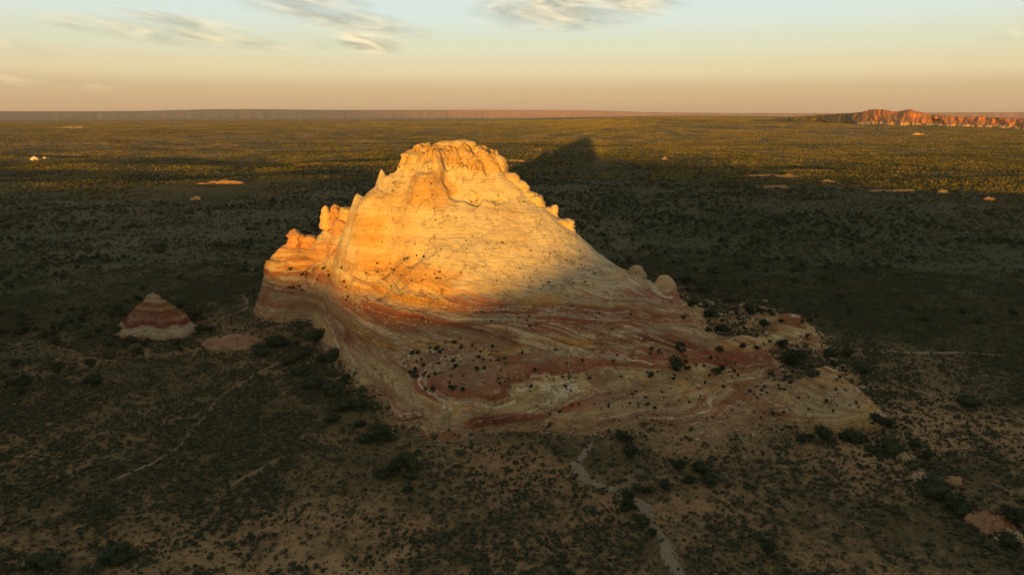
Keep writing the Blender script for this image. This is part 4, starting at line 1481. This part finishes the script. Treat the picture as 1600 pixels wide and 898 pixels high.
# shrubs rooted on the butte itself
SHRUB = [crown_mesh('shrub', 900 + i, 150, 4, 1.9, 1.25, .30, M_JUN, .15) for i in range(5)]
BUSH = [((580, 920, 275, 450), 170, .2, .6, 'small dark shrub dotted on the pale sunlit dome', 'shrubs on the pale dome'),
        ((640, 790, 535, 612), 75, .5, 1.3, 'dark shrub among the grey debris of the middle bench', 'shrubs on the middle bench'),
        ((780, 1080, 545, 650), 75, .4, 1.0, 'dark shrub on the banded lower slope of the butte', 'shrubs on the banded lower slope'),
        ((1010, 1080, 540, 590), 18, .7, 1.6, 'dark shrub on the banded lower slope of the butte', 'shrubs on the banded lower slope'),
        ((1085, 1240, 560, 640), 26, .5, 1.1, 'dark shrub on the banded lower slope of the butte', 'shrubs on the banded lower slope'),
        ((1170, 1345, 585, 655), 28, .5, 1.1, 'dark shrub on the pale spotted rock nose', 'shrubs on the rock nose'),
        ((435, 545, 418, 470), 30, .6, 1.3, 'dark shrub on the left ledge of the butte', 'shrubs on the left ledge'),
        ((740, 1000, 425, 520), 30, .4, .9, 'dark shrub along the upper edge of the banded rock', 'shrubs on the upper bands'),
        ((560, 700, 400, 440), 14, .5, 1.0, 'dark shrub on the ochre bank under the sunlit dome', 'shrubs on the ochre bank'),
        ((1060, 1340, 445, 580), 60, .9, 2.3, 'dark bush on the low debris slope right of the butte', 'bushes on the debris slope')]
cand = []
for bi, ((x0p, x1p, y0p, y1p), n, s0, s1, lab, grp) in enumerate(BUSH):
    qx, qy = rng.uniform(x0p, x1p, n * 6), rng.uniform(y0p, y1p, n * 6)
    ok = rng.random(n * 6) < sstep(-.2, .25, fbm(qx / 26, qy / 13, 0, 2, 911)) + .12
    qx, qy = qx[ok][:n], qy[ok][:n]
    X, Y, Zq, hit = cast(qx, qy)
    good = hit & ((butte_z(X, Y) > .2) | (Y < 480)) & (Y < 480)
    for x, y, z in zip(X[good], Y[good], Zq[good]):
        s = random.uniform(0, 1) ** 1.5 * (s1 - s0) + s0
        cand.append((-s / y, x, y, z, s, bi))
cand.sort()
nb = 0
for _, x, y, z, s, bi in cand[:300]:
    o = link('shrub', SHRUB[nb % 5])
    o.location = (x, y, z - .08)
    o.rotation_euler = (0, 0, random.random() * 6.28)
    o.scale = (s, s, s * random.uniform(.8, 1.1))
    tag(o, BUSH[bi][4], 'shrub', BUSH[bi][5])
    nb += 1
cr_ = np.array([c[1:5] for c in cand[300:]])
instances('shrubs', cr_[:, 0], cr_[:, 1], cr_[:, 2] - .05, cr_[:, 3], SHRUB)
print('shrubs', nb, 'trees', len(fx1), len(x2))

# loose stones on benches and around the foot
STONE = [knob_mesh('stone', .5, .45, .35, 930 + i, p=3, rough=.35, nu=7, nv=5, tint=(.30, .21, .125), k=.85) for i in range(4)]
for ms in STONE:
    ms.materials[0] = M_ROCK
ns = 60000
x, y = rng.uniform(-150, 165, ns), rng.uniform(190, 420, ns)
bzz = butte_z(x, y)
k = (bzz > -1.6) & (bzz < 22) & (rng.random(ns) < sstep(.0, .3, fbm(x / 11, y / 11, 0, 3, 941) + .06 + .14 * (bzz < 2.5)))
x, y = x[k], y[k]
instances('rubble', x, y, surf_z(x, y) - .05, rng.uniform(.2, 1.0, len(x)) ** 2.2 * 1.3, STONE)

BOULD = [knob_mesh('boulder', 1.0, .85, .62, 960 + i, p=3.5, rough=.30, nu=14, nv=9, tint=t_, k=.8) for i, t_ in enumerate([(.40, .31, .19), (.36, .24, .13), (.24, .11, .06), (.42, .35, .23), (.30, .19, .11)])]
qx, qy = rng.uniform(-140, 155, 6000), rng.uniform(192, 400, 6000)
bq = butte_z(qx, qy)
ppx, ppy = to_pix(qx, qy, bq)
kk = (bq > -1.4) & (bq < 1.6) & (ppy > 470) & (ppx > 430) & (ppx < 1420)
near = np.where(kk)[0][:70]
for i, q in enumerate(near):
    o = link('boulder', BOULD[i % 5])
    o.location = (qx[q], qy[q], float(surf_z(qx[q], qy[q])))
    sc = .5 + 1.4 * random.random() ** 2.5
    o.scale = (sc, sc * random.uniform(.8, 1.2), sc * random.uniform(.7, 1.1))
    o.rotation_euler = (random.uniform(-.3, .3), random.uniform(-.3, .3), random.random() * 6.28)
    tag(o, 'loose sandstone boulder lying where the butte meets the scrub', 'boulder', 'boulders at the foot of the butte')

# ------------------------------------------------------------------ far buildings on the left plain
def box(x0, x1, y0, y1, z0, z1):
    V = np.array([(x, y, z) for z in (z0, z1) for y in (y0, y1) for x in (x0, x1)], float)
    F = np.array([(0, 2, 3, 1), (4, 5, 7, 6), (0, 1, 5, 4), (2, 6, 7, 3), (0, 4, 6, 2), (1, 3, 7, 5)])
    return V, F


def gable_house(px, py, w, d, h, rise, label, door):
    x0, y0, z0 = on_ground(px, py)
    for _ in range(5):
        x0, y0, z0 = on_ground(px, py, float(ground_z(x0, y0)))
    t = link('house', None)
    t.location = (x0, y0, z0 - .3)
    t.rotation_euler = (0, 0, -R(pix_dir(px, py)[0]))
    tag(t, label, 'house')
    hw = w / 2
    V = np.array([(-hw, 0, 0), (hw, 0, 0), (hw, 0, h), (0, 0, h + rise), (-hw, 0, h), (-hw, d, 0), (hw, d, 0), (hw, d, h), (0, d, h + rise), (-hw, d, h)], float)
    F = np.array([(0, 1, 2, 4), (2, 3, 4, 4), (5, 9, 7, 6), (7, 9, 8, 8), (0, 4, 9, 5), (1, 6, 7, 2)])
    F3 = np.concatenate([F[:, [0, 1, 2]], F[[0, 2, 4, 5]][:, [0, 2, 3]]])
    link('wall', mesh_np('wall', V, F3, M_STUCCO, False), t)
    e = .5
    RV = []
    for s in (-1, 1):
        a = np.array([(s * (hw + e), -e, h - e * rise / hw), (s * (hw + e), d + e, h - e * rise / hw), (0, d + e, h + rise), (0, -e, h + rise)])
        RV.append(a + (0, 0, .05))
        RV.append(a + (0, 0, .35))
    V = np.concatenate(RV)
    F = []
    for q in (0, 8):
        F += [(q, q + 1, q + 2, q + 3), (q + 4, q + 5, q + 6, q + 7)] + [(q + i, q + (i + 1) % 4, q + 4 + (i + 1) % 4, q + 4 + i) for i in range(4)]
    link('roof', mesh_np('roof', V, F, M_ROOFT, False), t)
    if door:
        V, F = box(-door / 2, door / 2, -.12, .05, 0, h * .8)
        link('door', mesh_np('door', V, F, M_DOOR, False), t)
    return t


gable_house(54, 251, 16, 14, 4.5, 5.5, 'pale gabled house with dark red door, larger of two on the left plain', 4.0)
gable_house(70, 250, 7.5, 8, 5.0, 2.5, 'tiny pale shed beside the gabled house on the left plain', 0)

# ------------------------------------------------------------------ thin dusty air over everything
HAZE = 0.95e-5
V, F = box(-19000, 19000, -8000, 19000, -60, 330)
hm = bpy.data.materials.new('dusty_air')
hm.use_nodes = True
HN, HL = hm.node_tree.nodes, hm.node_tree.links
HN.clear()
pv = HN.new('ShaderNodeVolumePrincipled')
pv.inputs['Color'].default_value = (.86, .84, .86, 1)
pv.inputs['Density'].default_value = HAZE
pv.inputs['Anisotropy'].default_value = 0.0
ho = HN.new('ShaderNodeOutputMaterial')
HL.new(pv.outputs[0], ho.inputs['Volume'])
hz_o = link('haze', mesh_np('haze', V, F, hm, False))
tag(hz_o, kind='stuff')
